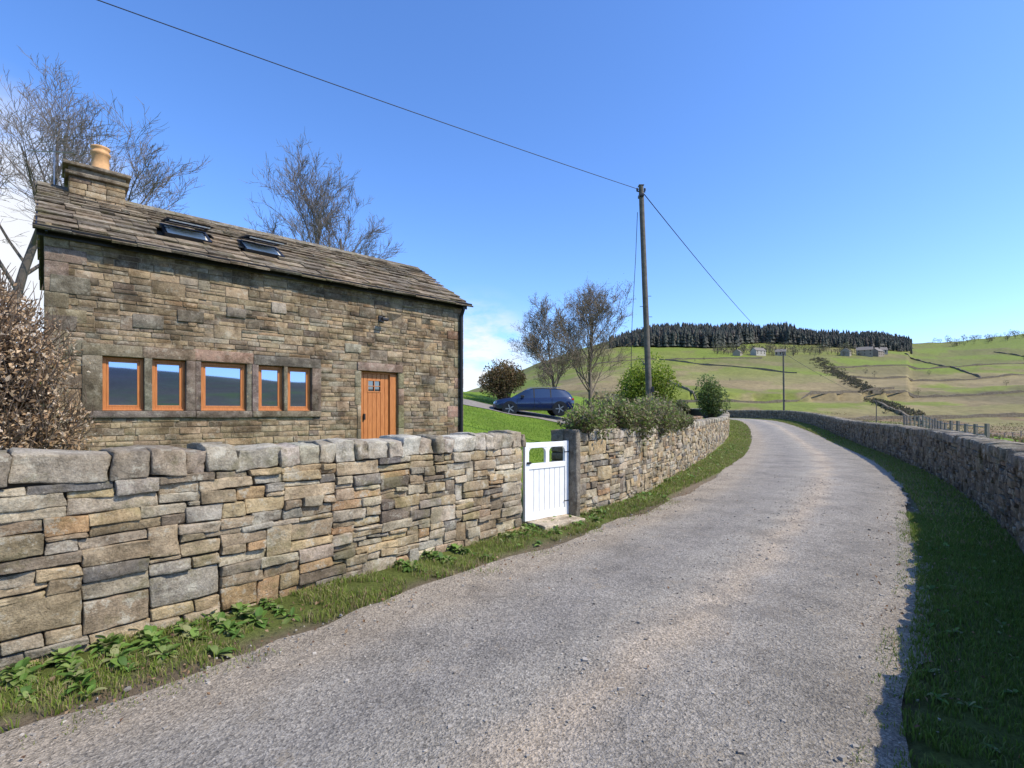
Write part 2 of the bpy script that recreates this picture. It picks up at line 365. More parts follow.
def drywall(name,path,Hb,thick=.45,coph=.2,pal=PAL_W,wmm=(.12,.42),hmm=(.05,.12),big=.09,ends=True,copw=(.13,.25),firstlong=None,palc=PAL_C):
    par=empty(name,tuple(path.map(np.array([path.L/2]),np.array([-thick/2]),np.array([0.]))[0]))
    mb=MB();L_=path.L
    s=0.
    while s<L_-.01:
        P=path.map(np.array([s]),np.array([0.]),np.array([0.]))[0];d=math.hypot(P[0],P[1])
        k=1. if d<16 else (1.25 if d<30 else 1.7)
        W=min(8.,L_-s)
        if L_-s-W<3: W=L_-s
        n=6 if d<9.5 else (4 if d<16 else (3 if d<28 else 2))
        for (a,z,w,h) in pack(W,Hb+.12,wmm[0]*k,wmm[1]*k,hmm[0]*k,hmm[1]*k,big):
            add_stone(mb,path.map,s+a,z-.12,w,h,.16,random.uniform(-.02,.02),.006,n,random.uniform(.004,.011),pick(pal),.002 if n>2 else .006,.012,.012 if n>3 else 0)
        s+=W
    if ends:
        for e in (0,L_):
            def em(S,O,Z,e=e):
                return path.map(np.full_like(S,e)+(-O if e==0 else O),-S,Z)
            for (a,z,w,h) in pack(thick,Hb+.12,.15,.45,.09,.2,.1):
                add_stone(mb,em,a,z-.12,w,h,.14,random.uniform(.0,.02)+.01,.009,4,.015,pick(pal))
    mb.make('stones',M_wall,True,par)
    mb=MB();s=0.
    while s<L_:
        P=path.map(np.array([s]),np.array([0.]),np.array([0.]))[0];d=math.hypot(P[0],P[1])
        w=random.uniform(*copw)*(1 if d<30 else 1.5)
        if random.random()<.08: w*=1.5
        if firstlong and s<firstlong: w=random.uniform(.36,.5)
        w=min(w,L_-s+.05);h=coph*random.uniform(.88,1.12)
        n=6 if d<14 else 4
        hx,hy,hz=(w-.006)/2,(thick+.02)/2*random.uniform(.93,1.05),h/2
        V=roundbox(n,hx,hy,hz,min(hz*.4,hx*.35,random.uniform(.008,.018)))
        V[:,2]-= (np.abs(V[:,1])/hy)**3*.02*(V[:,2]>0)
        sk=random.uniform(-.02,.02);V[:,0]+=V[:,2]/hz*sk
        V+=rough(V,.022 if n==6 else .014,.07,random.uniform(0,99));V+=R.normal(0,.003,V.shape)
        a=random.uniform(-.08,.08);V[:,2]+=V[:,0]*a
        mb.add(path.map(s+w/2+V[:,0],-thick/2+V[:,1]+random.uniform(-.02,.02),Hb+h/2+V[:,2]),cubegrid(n)[1],pick(palc))
        s+=w
    mb.make('coping',M_wall,True,par)
    S=np.concatenate([[.03],path.s[(path.s>.1)&(path.s<L_-.1)],[L_-.03]]);z0=np.full(len(S),-.4);z1=np.full(len(S),Hb+.03);o0=np.full(len(S),-.055);o1=np.full(len(S),-thick)
    V=np.stack([path.map(S,o0,z0),path.map(S,o0,z1),path.map(S,o1,z1),path.map(S,o1,z0)],1).reshape(-1,3)
    n=len(S);F=[]
    for i in range(n-1):
        for k in range(4): F.append([i*4+k,i*4+(k+1)%4,i*4+4+(k+1)%4,i*4+4+k])
    F+= [[0,3,2,1],[(n-1)*4+q for q in range(4)]]
    mk('core',V,np.array(F),M_core,None,False,par)
    return par
P1=Path([(-6.2,-.53),(-3.1,3.04),(.13,6.76)],1)
drywall('dry_stone_wall',P1,1.13,.46,coph=.20,firstlong=5.0)
P2=Path([(.98,7.62),(2.4,9.5),(6.0,16),(9.6,23.2),(13.4,31),(19,44),(23.6,57),(24,66),(19,75)],1)
drywall('dry_stone_wall',P2,1.14,.46,coph=.17)
P3=Path([(-9,-12),(2.65,1.95),(5.9,5.8),(8.9,9.9),(11.9,14.9),(15.3,21.2),(20.6,31.5),(25.4,41),(30.5,53),(33,63),(32,74),(26,85)],-1)
drywall('dry_stone_wall',P3,.94,.46,coph=.18,pal=[((.18,.145,.10),3),((.13,.11,.085),3),((.23,.18,.12),2)],palc=[((.20,.175,.135),3),((.26,.23,.18),2)])  # stone and coping colours darkened to paint in this wall's shaded side
P4=Path([(8.6,27.0),(10.2,28.4),(12.4,32.5)],1)
drywall('dry_stone_wall',P4,1.05,.4,coph=.12,pal=[((.34,.19,.10),3),((.34,.24,.15),2)],palc=[((.36,.2,.11),2),((.3,.22,.14),2)])
# gate post slab
def rot(V,a):
    c,s=math.cos(a),math.sin(a);return np.stack([V[:,0]*c-V[:,1]*s,V[:,0]*s+V[:,1]*c,V[:,2]],1)
mb=MB();ep=empty('gate_post',(.9,7.5,0))
V=roundbox(6,.055,.13,.68,.02);V+=rough(V,.02,.2,4);V+=R.normal(0,.003,V.shape)
mb.add(rot(V,math.atan2(.755,.656))+[.90,7.55,.66],cubegrid(6)[1],(.2,.175,.135));mb.make('slab',M_dress,True,ep)
# ------------------------------------------------------------------ gate
ga=np.array([.15,7.00]);gb=np.array([.82,7.55])
def local(org,dirv,zb):
    d=np.array(dirv,float);d/=np.linalg.norm(d);nn=np.array([d[1],-d[0]])
    def f(V):
        V=np.asarray(V);return np.stack([org[0]+V[:,0]*d[0]+V[:,1]*nn[0],org[1]+V[:,0]*d[1]+V[:,1]*nn[1],zb+V[:,2]],1)
    return f
gm=local(ga,gb-ga,.07);gw=float(np.linalg.norm(gb-ga));gt=empty('garden_gate',(ga[0]+.3,ga[1]+.3,0))
mb=MB();F4=cubegrid(4)[1]
def gbx(x0,x1,y0,y1,z0,z1,r=.004): mb.add(gm(bbox_bev(x0,x1,y0,y1,z0,z1,r)),F4)
gbx(0,.075,0,.05,0,1.10);gbx(gw-.075,gw,0,.05,0,1.10);gbx(.075,gw-.075,.002,.048,1.02,1.095);gbx(.075,gw-.075,.002,.048,.72,.80);gbx(.075,gw-.075,.002,.048,.0,.11)
gbx(gw/2-.035,gw/2+.035,.003,.047,.80,1.02)
nb=7;bw=(gw-.15)/nb
for k in range(nb): gbx(.075+k*bw+.003,.075+(k+1)*bw-.003,.008,.034,.11,.72,.007)
mb.add(gm(bbox_bev(.076,gw-.076,.004,.010,.11,.72,.001)),F4)
for cx,sg in ((.075,1),(gw/2-.035,-1),(gw/2+.035,1),(gw-.075,-1)):
    pts=[(0,1.02),(0,.95)]+[(.07*(1-math.cos(q)),.95+.07*math.sin(q)) for q in np.linspace(0.2,math.pi/2,5)]
    n=len(pts);V=[[cx+sg*x,.006,z] for x,z in pts]+[[cx+sg*x,.044,z] for x,z in pts]
    mb.add(gm(V),[np.array([[k,(k+1)%n,n+(k+1)%n,n+k] for k in range(n)]),np.array([[k for k in range(n)],[n+k for k in range(n)]])])
mb.make('boards',M_white,False,gt)
mb=MB();
for z in (.2,.93): mb.add(gm(bbox_bev(gw-.10,gw+.03,.05,.056,z,z+.014,.002)),F4)
mb.add(gm(bbox_bev(.03,.10,.05,.075,.80,.83,.004)),F4)
mb.make('hinges',M_black,False,gt)
mb=MB();th=local(ga,gb-ga,0)
V=roundbox(6,.40,.28,.05,.015);V+=R.normal(0,.004,V.shape);mb.add(th(V+[gw/2+.0,.14,.02]),cubegrid(6)[1],(.60,.50,.36));mb.make('threshold_slab',M_dress,True)
# ------------------------------------------------------------------ house
PL=np.array([-7.35,7.87]);D=np.array([.735,.678]);D/=np.linalg.norm(D);LEN=8.2;DEP=4.78;EZ=4.48;RZ=5.9
Nin=np.array([-D[1],D[0]])
house=empty('stone_cottage',(PL[0]+D[0]*4+Nin[0]*2.4,PL[1]+D[1]*4+Nin[1]*2.4,.4))
def hm(S,O,Z):
    S=np.asarray(S,float);O=np.asarray(O,float);Z=np.asarray(Z,float)
    return np.stack([PL[0]+D[0]*S-Nin[0]*O,PL[1]+D[1]*S-Nin[1]*O,Z+0*S],-1)
def hV(V): V=np.asarray(V,float);return hm(V[:,0],V[:,1],V[:,2])
mb=MB()
def rect(s0,s1,z0,z1,mapf=hm,pal=PAL_H,**k):
    if s1-s0<.05 or z1-z0<.03: return
    a=dict(wmin=.14,wmax=.44,hmin=.07,hmax=.13,big=.05,snap=.06);a.update(k)
    for (x,z,w,h) in pack(s1-s0,z1-z0,**a):
        c=pick(pal)
        zz=z0+z
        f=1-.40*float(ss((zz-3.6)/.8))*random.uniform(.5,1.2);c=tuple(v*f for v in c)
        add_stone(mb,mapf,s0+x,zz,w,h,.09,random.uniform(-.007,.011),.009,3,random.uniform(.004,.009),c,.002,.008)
WB,WT=1.62,2.54;LT=2.74
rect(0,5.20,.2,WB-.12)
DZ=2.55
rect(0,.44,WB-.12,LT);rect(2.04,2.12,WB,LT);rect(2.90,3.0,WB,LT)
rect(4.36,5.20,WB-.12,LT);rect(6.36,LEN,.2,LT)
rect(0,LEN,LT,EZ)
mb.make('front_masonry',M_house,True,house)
mb=MB()
for (s,z,w,h) in ((1.75,3.25,.42,.22),(2.55,3.42,.34,.2),(3.35,3.62,.3,.22),(1.1,3.05,.45,.26),(.05,3.5,.5,.3),(.0,2.9,.38,.25),(4.9,2.95,.4,.2),(6.9,2.3,.42,.22)):
    add_stone(mb,hm,s,z,w,h,.06,.026,.01,4,.010,pick([((.20,.17,.13),2),((.36,.32,.24),1)]),.002)
def dress(s0,s1,z0,z1,pr=.03,dep=.24,col=(.20,.165,.12)):
    V=roundbox(4,(s1-s0)/2,dep/2,(z1-z0)/2,.010);V+=R.normal(0,.002,V.shape)
    c=tuple(v*random.uniform(.88,1.15) for v in col)
    mb.add(hV(V+[(s0+s1)/2,pr-dep/2,(z0+z1)/2]),F4,c)
dress(.44,1.24,WT,LT);dress(1.245,2.03,WT,LT);dress(2.0,3.02,WT+.01,LT+.02,.02,col=(.36,.275,.165));dress(3.025,4.36,WT,LT-.01)
dress(.44,2.03,WB-.12,WB,.055);dress(2.04,2.99,WB-.13,WB-.005,.045);dress(3.0,4.36,WB-.12,WB,.055)
dress(.44,.70,WB,WT);dress(1.265,1.375,WB,WT);dress(1.885,2.03,WB,WT)
dress(2.035,2.125,WB,WT,.01);dress(2.9,2.99,WB,WT,.01)
dress(2.995,3.11,WB,WT);dress(3.595,3.67,WB,WT);dress(4.17,4.36,WB,WT)
dress(5.20,6.36,DZ,LT,.035,.24,(.29,.23,.15))
z=.3
for h in (.5,.42,.55,.4,.38):
    if z>=DZ-.03: break
    z1=min(z+h,DZ);dress(5.14 if int(z*10)%2 else 5.2,5.29,z,z1-.006,.02,.24,(.28,.22,.145));dress(6.25,6.40,z,z1-.006,.02,.24,(.26,.2,.13));z=z1
s=0
while s<LEN-.01:
    w=min(random.uniform(.5,.9),LEN-s);dress(s,s+w-.006,EZ-.13,EZ-.005,.03,.2,(.15,.115,.08));s+=w
z=.2;k=0
while z<EZ-.2:
    h=random.uniform(.2,.3);w=.5 if k%2 else .28
    dress(LEN-w,LEN+.012,z,z+h-.008,.014,.2,(.30,.23,.145));dress(-.012,w,z,z+h-.008,.014,.2,(.26,.2,.13));z+=h;k+=1
mb.make('dressed_stone',M_dress,True,house)
mb=MB();fo=-.010
ops=[(.70,1.265,WB,WT),(1.375,1.885,WB,WT),(2.125,2.9,WB,WT),(3.11,3.595,WB,WT),(3.67,4.17,WB,WT),(5.29,6.25,.0,DZ)]
xs=sorted(set([0,LEN]+[v for o in ops for v in o[:2]]));zs=sorted(set([-.3,EZ-.01]+[v for o in ops for v in o[2:]]))
for a,b_ in zip(xs[:-1],xs[1:]):
    for c0,c1 in zip(zs[:-1],zs[1:]):
        mx_,mz=(a+b_)/2,(c0+c1)/2
        if any(o[0]<mx_<o[1] and o[2]<mz<o[3] for o in ops): continue
        mb.add(hV(box8(a,b_,-.45,fo,c0,c1)),BOXF)
for s0,s1 in ((0.012,.4),(LEN-.4,LEN-.012)):
    V=[[s0,-.4,-.3],[s0,-DEP,-.3],[s0,-DEP,EZ],[s0,-DEP/2,RZ-.05],[s0,-.4,EZ+.2]]
    V2=[[s1]+v[1:] for v in V];n=5
    mb.add(hV(V+V2),[np.array([[k,(k+1)%n,n+(k+1)%n,n+k] for k in range(n)]),np.array([list(range(n)),list(range(2*n-1,n-1,-1))])])
mb.add(hV(box8(.4,LEN-.4,-DEP,-DEP+.4,-.3,EZ)),BOXF)
mb.make('wall_core',M_mortar,False,house)
mb=MB()
def lg(S,O,Z): return np.stack([PL[0]+Nin[0]*S-D[0]*O,PL[1]+Nin[1]*S-D[1]*O,Z+0*S],-1)
def rg(S,O,Z):
    q=PL+D*LEN;return np.stack([q[0]+Nin[0]*S+D[0]*O,q[1]+Nin[1]*S+D[1]*O,Z+0*S],-1)
for mp in (lg,rg):
    for (x,z,w,h) in pack(DEP,RZ-.2,.2,.5,.09,.18,.05):
        zt=.2+z+h; lim=EZ+(RZ-EZ)*(1-abs(x+w/2-DEP/2)/(DEP/2))
        if zt<lim: add_stone(mb,mp,x,z+.2,w,h,.09,random.uniform(-.004,.012),.01,2,.01,pick(PAL_H),.002)
mb.make('gable_masonry',M_house,True,house)
mb=MB();mb.add(hV(box8(.45,LEN-.45,-.9,-.75,-.2,EZ-.1)),BOXF);mb.make('interior',M_core,False,house)
# windows
mw=MB();mg=MB()
def window(s0,s1,z0,z1):
    o=-.08;t=.052
    for a in ((s0,s0+t,z0,z1),(s1-t,s1,z0,z1),(s0+t,s1-t,z1-t,z1),(s0+t,s1-t,z0,z0+t+.01)):
        mw.add(hV(bbox_bev(a[0],a[1],o-.06,o,a[2],a[3],.004)),F4)
    t2=.030
    a0,a1,b0,b1=s0+t+.003,s1-t-.003,z0+t+.013,z1-t-.003
    for a in ((a0,a0+t2,b0,b1),(a1-t2,a1,b0,b1),(a0+t2,a1-t2,b1-t2,b1),(a0+t2,a1-t2,b0,b0+t2)):
        mw.add(hV(bbox_bev(a[0],a[1],o-.05,o-.012,a[2],a[3],.003)),F4)
    g=random.uniform(-.003,.003)
    mg.add(hV([[a0+.02,o-.03+g,b0+.02],[a1-.02,o-.03-g,b0+.02],[a1-.02,o-.03-g,b1-.02],[a0+.02,o-.03+g,b1-.02]]),np.array([[0,1,2,3]]))
    mw.add(hV(bbox_bev(s0-.005,s1+.005,o-.02,o+.035,z0-.0,z0+.022,.004)),F4)
for o in ops[:5]: window(o[0]+.004,o[1]-.004,o[2]+.004,o[3]-.004)
d0,d1=5.295,6.06;w=(d1-d0)/7
for k in range(7):
    if 2<=k<=4: mw.add(hV(bbox_bev(d0+k*w+.003,d0+(k+1)*w-.003,-.15,-.11,.45,2.08,.007)),F4);mw.add(hV(bbox_bev(d0+k*w+.003,d0+(k+1)*w-.003,-.15,-.11,2.34,DZ-.05,.007)),F4)
    else: mw.add(hV(bbox_bev(d0+k*w+.003,d0+(k+1)*w-.003,-.15,-.11,.45,DZ-.05,.007)),F4)
g0,g1=d0+2*w,d0+5*w
for a in ((g0-.02,g1+.02,2.06,2.09),(g0-.02,g1+.02,2.33,2.36),(g0-.02,g0+.01,2.09,2.33),(g1-.01,g1+.02,2.09,2.33),((g0+g1)/2-.008,(g0+g1)/2+.008,2.09,2.33),(g0+.01,g1-.01,2.20,2.216)):
    mw.add(hV(bbox_bev(a[0],a[1],-.14,-.10,a[2],a[3],.003)),F4)
md=MB();md.add(hV([[g0,-.135,2.08],[g1,-.135,2.08],[g1,-.135,2.34],[g0,-.135,2.34]]),np.array([[0,1,2,3]]));md.make('door_glass',M_carglass,False,house)
mw.add(hV(bbox_bev(d0-.005,6.245,-.16,-.09,DZ-.05,DZ-.002,.004)),F4)
mw.add(hV(bbox_bev(d1+.003,6.245,-.17,-.06,.45,DZ-.055,.004)),F4)
mw.make('timber_frames_and_door',M_oak,False,house);mg.make('glazing',M_glass,False,house)
mb=MB()
mb.add(hV(bbox_bev(d0+.1,d0+.14,-.11,-.06,1.42,1.56,.004)),F4)
def tube(mb,pts,r,n=8,col=(1,1,1),r2=None):
    pts=np.asarray(pts,float);m_=len(pts);rs=np.linspace(r,r if r2 is None else r2,m_)
    t=np.gradient(pts,axis=0);t/=np.linalg.norm(t,axis=1,keepdims=True)
    up=np.array([0,0,1.]) if abs(t[0,2])<.9 else np.array([1.,0,0])
    a=np.cross(t,up);a/=np.linalg.norm(a,axis=1,keepdims=True);b=np.cross(t,a)
    th=np.arange(n)/n*2*math.pi
    V=(pts[:,None,:]+rs[:,None,None]*(a[:,None,:]*np.cos(th)[None,:,None]+b[:,None,:]*np.sin(th)[None,:,None])).reshape(-1,3)
    i=np.arange(m_-1)[:,None]*n+np.arange(n)[None,:];j=np.arange(m_-1)[:,None]*n+(np.arange(n)[None,:]+1)%n
    mb.add(V,np.stack([i,j,j+n,i+n],-1).reshape(-1,4),col)
go=.165
th=np.linspace(math.pi,2*math.pi,9);nseg=24
S=np.linspace(-.14,LEN+.14,nseg);V=[];
for s in S:
    for q in th: V.append([s,go+.068*math.cos(q),EZ+.005+.07*math.sin(q)])
    for q in th[::-1]: V.append([s,go+.058*math.cos(q),EZ+.005+.06*math.sin(q)])
k=18;F=[[i*k+j,i*k+(j+1)%k,(i+1)*k+(j+1)%k,(i+1)*k+j] for i in range(nseg-1) for j in range(k)]
mb.add(hV(V),np.array(F));mb.add(hV(box8(-.1,LEN+.1,.035,.06,EZ-.12,EZ+.05)),BOXF)
for s in np.arange(0,LEN,.9): mb.add(hV(box8(s,s+.03,.06,go+.065,EZ-.085,EZ-.07)),BOXF)
dp=[[LEN-.1,go,EZ-.06],[LEN-.1,go,EZ-.16],[LEN-.1,.07,EZ-.34],[LEN-.1,.07,2.5],[LEN-.1,.07,.4]]
tube(mb,hV(dp),.045,10)
for z in (1.2,2.6,3.7): mb.add(hV(box8(LEN-.16,LEN-.04,.0,.06,z,z+.05)),BOXF)
mb.add(hV(bbox_bev(5.72,5.86,.0,.03,3.72,3.86,.005)),F4);tube(mb,hV([[5.79,.03,3.8],[5.79,.14,3.84],[5.79,.2,3.80]]),.012,6);mb.add(hV(bbox_bev(5.71,5.87,.15,.24,3.72,3.80,.02)),F4)
mb.add(hV([[-.11,.1,EZ-.03],[-.11,-DEP/2,RZ-.02],[-.11,-DEP/2,RZ+.05],[-.11,.1,EZ+.04],[-.09,.1,EZ-.03],[-.09,-DEP/2,RZ-.02],[-.09,-DEP/2,RZ+.05],[-.09,.1,EZ+.04]]),BOXF)
mb.make('gutter_downpipe_lamp',M_black,False,house)
# roof
sl=(RZ-EZ)/(DEP/2);rn=np.array([0,sl,1.])/math.hypot(sl,1)
def roofp(s,w,h,side=1):
    O=-(w)+ rn[1]*h; Zz=EZ+.03+w*sl+rn[2]*h
    if side<0: O=-(DEP)-O
    return s,O,Zz
mb=MB()
SK=[(1.66,2.45,.72,1.32),(3.05,3.85,.72,1.32)]
for side in (1,-1):
    w=-.24;rh=.30
    while w<DEP/2-.03:
        s=-.14+random.uniform(-.02,.02)
        while s<LEN+.12:
            sw=random.uniform(.25,.62)*(1-.25*(w/2.4));sw=min(sw,LEN+.15-s)
            if sw>.05:
                w0,w1=w+random.uniform(-.015,.015),min(w+rh*1.35,DEP/2+.0);t=random.uniform(.02,.042)
                skip=side>0 and any(a-.02<s+sw/2<b+.02 and c-.12<w+rh/2<d+.0 for a,b,c,d in SK)
                if not skip:
                    G=[]
                    lo=.055+random.uniform(-.006,.012);hi_=.012
                    for hh in (0,t):
                        for (a,b_) in ((s+.004,w0),(s+sw-.004,w0+random.uniform(-.012,.012)),(s+sw-.004,w1),(s+.004,w1)):
                            G.append(roofp(a,b_,(lo if b_<w+.1 else hi_)+hh-.02,side))
                    f=random.uniform(.75,1.25);mb.add(hV(G),BOXF if side>0 else BOXF[:,::-1],tuple(v*f for v in random.choice([(.25,.19,.125),(.21,.165,.115),(.28,.225,.155),(.18,.15,.11)])))
            s+=max(sw,.05)
        w+=rh;rh=max(.15,rh*.94)
s=-.12
while s<LEN+.1:
    w=min(random.uniform(.45,.7),LEN+.12-s);zr=RZ+.07
    V=[[s,.17-DEP/2,zr-.08],[s,-DEP/2,zr+.05],[s,-.17-DEP/2,zr-.08],[s,-DEP/2,zr-.05],[s+w-.008,.17-DEP/2,zr-.08],[s+w-.008,-DEP/2,zr+.05],[s+w-.008,-.17-DEP/2,zr-.08],[s+w-.008,-DEP/2,zr-.05]]
    mb.add(hV(V),BOXF,(.24,.21,.155));s+=w
mb.make('stone_slate_roof',M_slate,False,house)
mb=MB()
V=[[-.1,.1,EZ-.05],[LEN+.1,.1,EZ-.05],[LEN+.1,-DEP/2,RZ-.02],[-.1,-DEP/2,RZ-.02],[-.1,-DEP-.1,EZ-.05],[LEN+.1,-DEP-.1,EZ-.05]]
mb.add(hV(V),np.array([[0,1,2,3],[3,2,5,4]]));mb.make('roof_deck',M_core,False,house)
mf=MB();mg=MB();mi=MB()
for (a,b_,c,d) in SK:
    def bx(s0,s1,w0,w1,h0,h1,mbx,lift=0):
        G=[]
        for hh in (h0,h1):
            for (s,w) in ((s0,w0),(s1,w0),(s1,w1),(s0,w1)):
                L_=lift*(d-w)/(d-c);G.append(roofp(s,w,hh+L_))
        mbx.add(hV(G),BOXF)
    t=.05
    for q in ((a,a+t,c,d),(b_-t,b_,c,d),(a+t,b_-t,c,c+t),(a+t,b_-t,d-t,d)): bx(*q,.0,.08,mf)
    bx(a+t,b_-t,c+t,d-t,.055,.065,mi)
    for q in ((a+.01,a+t,c+.01,d),(b_-t,b_-.01,c+.01,d),(a+t,b_-t,c+.01,c+t),(a+t,b_-t,d-t,d)): bx(*q,.10,.125,mf,.26)
    bx(a+t,b_-t,c+t,d-t,.108,.114,mg,.26);bx(a+.06,b_-.06,c+.015,c+.05,.075,.095,mi,.26)
mf.make('skylight_frames',M_black,False,house);mg.make('skylight_glass',M_carglass,False,house);mi.make('skylight_reveals',M_white,False,house)
# chimney
mb=MB();c0,c1=.32,1.18;w0,w1=DEP/2-.36,DEP/2+.36
def cbox(s0,s1,o0,o1,z0,z1,courses,pal=PAL_H):
    h=(z1-z0)/courses
    for k in range(courses):
        for face in range(4):
            L_=(s1-s0) if face%2==0 else (o1-o0);x=0
            while x<L_-.01:
                w=random.uniform(.16,.4);w=L_-x if L_-x-w<.12 else w
                if face==0: mp=lambda S,O,Z: hm(s0+S,-o0+O,Z)
                elif face==1: mp=lambda S,O,Z: hm(s1+O,-o0-S,Z)
                elif face==2: mp=lambda S,O,Z: hm(s1-S,-o1-O,Z)
                else: mp=lambda S,O,Z: hm(s0-O,-o1+S,Z)
                add_stone(mb,mp,x,z0+k*h,w,h,.1,random.uniform(0,.008),.008,3,.01,pick(pal),.002,.004);x+=w
cbox(c0,c1,w0,w1,5.2,6.16,8)
mb.add(hV(box8(c0+.04,c1-.04,-w1+.04,-w0-.04,5.0,6.2)),BOXF,(.1,.09,.07))
def slab(s0,s1,o0,o1,z0,z1,col=(.24,.20,.15)):
    V=roundbox(6,(s1-s0)/2,(o1-o0)/2,(z1-z0)/2,.015);V+=R.normal(0,.003,V.shape);mb.add(hV(V+[(s0+s1)/2,-(o0+o1)/2,(z0+z1)/2]),cubegrid(6)[1],col)
slab(c0-.06,c1+.06,w0-.06,w1+.06,6.16,6.23);slab(c0-.01,c1+.01,w0-.01,w1+.01,6.23,6.33,(.27,.22,.16));slab(c0-.09,c1+.09,w0-.09,w1+.09,6.33,6.40)
slab(c0-.07,c1+.07,w0-.1,w0+.02,5.50,5.58);slab(c1-.02,c1+.08,w0-.05,w1+.05,5.58,5.66)
mb.make('chimney_stack',M_house,True,house)
mb=MB();cc=[(c0+c1)/2+.06,-DEP/2]
V=[];prof=[(.20,6.38),(.17,6.46),(.15,6.48),(.14,6.80),(.165,6.82),(.165,6.86),(.14,6.88),(.14,6.92),(.16,6.94),(.16,6.97),(.12,6.97),(.11,6.45)];n=20
for r_,z_ in prof:
    for k in range(n): V.append([cc[0]+r_*math.cos(k/n*6.2832),cc[1]+r_*math.sin(k/n*6.2832),z_])
F=[[i*n+j,i*n+(j+1)%n,(i+1)*n+(j+1)%n,(i+1)*n+j] for i in range(len(prof)-1) for j in range(n)]
mb.add(hV(V),np.array(F));mb.make('chimney_pot',M_clay,True,house)
mb=MB()
tube(mb,hV([[.12,-DEP/2,5.7],[.12,-DEP/2,6.75]]),.016,6)
tube(mb,hV([[-.25,-DEP/2-.2,6.62],[.4,-DEP/2+.3,6.62]]),.01,5)
for k in range(6):
    q=k/5;tube(mb,hV([[-.25+.65*q-.1,-DEP/2-.2+.5*q+.12,6.62],[-.25+.65*q+.1,-DEP/2-.2+.5*q-.12,6.62]]),.005,4)
mb.make('tv_aerial',M_metal,False,house)
# ------------------------------------------------------------------ poles and wires
def pole(x,y,h,lean=(0,0),r=.115,name='telephone_pole'):
    g=H1(x,y);e=empty(name,(x,y,g));mb=MB()
    tube(mb,[[x+lean[0]*q,y+lean[1]*q,g-.3+(h+.3)*q] for q in np.linspace(0,1,8)],r,12,(1,1,1),r*.72)
    t=np.array([x+lean[0],y+lean[1],g+h])
    V=roundbox(3,.09,.09,.012,.01)+t;mb.add(V,cubegrid(3)[1]);mb.make('shaft',M_pole,True,e)
    mb=MB()
    for k in range(8):
        z=g+3+k*.35
        if z<g+h-.6: s=1 if k%2 else -1;tube(mb,[[x+s*.08+lean[0]*(z-g)/h,y,z],[x+s*.2+lean[0]*(z-g)/h,y,z]],.01,5)
    mb.add(roundbox(4,.08,.13,.05,.02)+t-[0,0,.35],F4);tube(mb,[t+[-.15,-.03,-.2],t+[.15,.03,-.2]],.02,6)
    for s in(-.13,.13): mb.add(roundbox(4,.03,.03,.05,.02)+t+[s,0,-.13],F4)
    mb.add(bbox_bev(-.05,.05,-.13,-.115,0,.18,.003)+[x,y,g+2.2],F4)
    mb.make('fittings',M_black,False,e);return t
pa=pole(4.72,16.9,9.15-H1(4.72,16.9)+.1,(-.36,0));pb=pole(33.2,61,8.3,(-.1,0),.12);pc=pole(-34.5,-8,10.7-H1(-34.5,-8));pd=pole(86,118,8,r=.12)
def wire(a,b,sag,name,r=.013):
    mb=MB();q=np.linspace(0,1,40)[:,None];P=np.asarray(a)*(1-q)+np.asarray(b)*q;P[:,2]-=4*sag*(q*(1-q))[:,0];tube(mb,P,r,5);mb.make(name,M_wire,True)
wire(pa-[0,0,.15],pc,.47,'overhead_wire',.010);wire(pa-[0,0,.15],pb-[0,0,.1],.5,'overhead_wire',.016);wire(pb-[0,0,.15],pd-[0,0,.15],.6,'overhead_wire',.02)
mb=MB();tube(mb,[pa-[.12,0,.9],pa-[.18,0,2.4],pa-[.30,.0,4.6],pa-[.34,.0,6.2]],.010,5);mb.make('hanging_cable',M_wire,True)
# ------------------------------------------------------------------ vegetation
def unit(n):
    v=R.normal(0,1,(n,3));return v/np.linalg.norm(v,axis=1,keepdims=True)
def leaves(P,size,cols,elong=1.5,updir=None,mb=None,fold=.25):
    n=len(P);size=np.broadcast_to(size,(n,))[:,None]
    d=unit(n)
    if updir is not None: d=d*(1-updir)+np.array([0,0,1])*updir;d/=np.linalg.norm(d,axis=1,keepdims=True)
    s=np.cross(d,unit(n));s/=np.linalg.norm(s,axis=1,keepdims=True);nn=np.cross(d,s)
    b=P;tip=P+d*size*elong;md=P+d*size*elong*.45
    V=np.stack([b,md+s*size*.5+nn*size*fold*.5,tip,md-s*size*.5+nn*size*fold*.5],1).reshape(-1,3)
    i=np.arange(n)*4;F=np.stack([i,i+1,i+2,i+3],1)
    mb.add(V,F,np.repeat(cols,4,0))
def colmix(n,pal,var=.2):
    pal=np.array(pal);return pal[R.integers(0,len(pal),n)]*R.uniform(1-var,1+var,(n,1))
def grass(mb,x,y,z,h,w,cols,lean=.5):
    n=len(x);a=R.uniform(0,6.283,n);h=h*R.uniform(.5,1.2,n);b=R.uniform(0,lean,n)*h;ba=R.uniform(0,6.283,n)
    ax,ay=np.cos(a)*w/2,np.sin(a)*w/2;bx_,by_=np.cos(ba)*b,np.sin(ba)*b
    P0=np.stack([x-ax,y-ay,z-.01],1);P1_=np.stack([x+ax,y+ay,z-.01],1)
    P2_=np.stack([x+ax*.7+bx_*.35,y+ay*.7+by_*.35,z+h*.6],1);P3_=np.stack([x-ax*.7+bx_*.35,y-ay*.7+by_*.35,z+h*.6],1);P4_=np.stack([x+bx_,y+by_,z+h],1)
    V=np.stack([P0,P1_,P2_,P3_,P4_],1).reshape(-1,3);i=np.arange(n)*5
    C=np.repeat(cols,5,0).reshape(n,5,3);C[:,:2]*=.7;C=C.reshape(-1,3)
    mb.add(V,[np.stack([i,i+1,i+2,i+3],1),np.stack([i+3,i+2,i+4],1)],C)
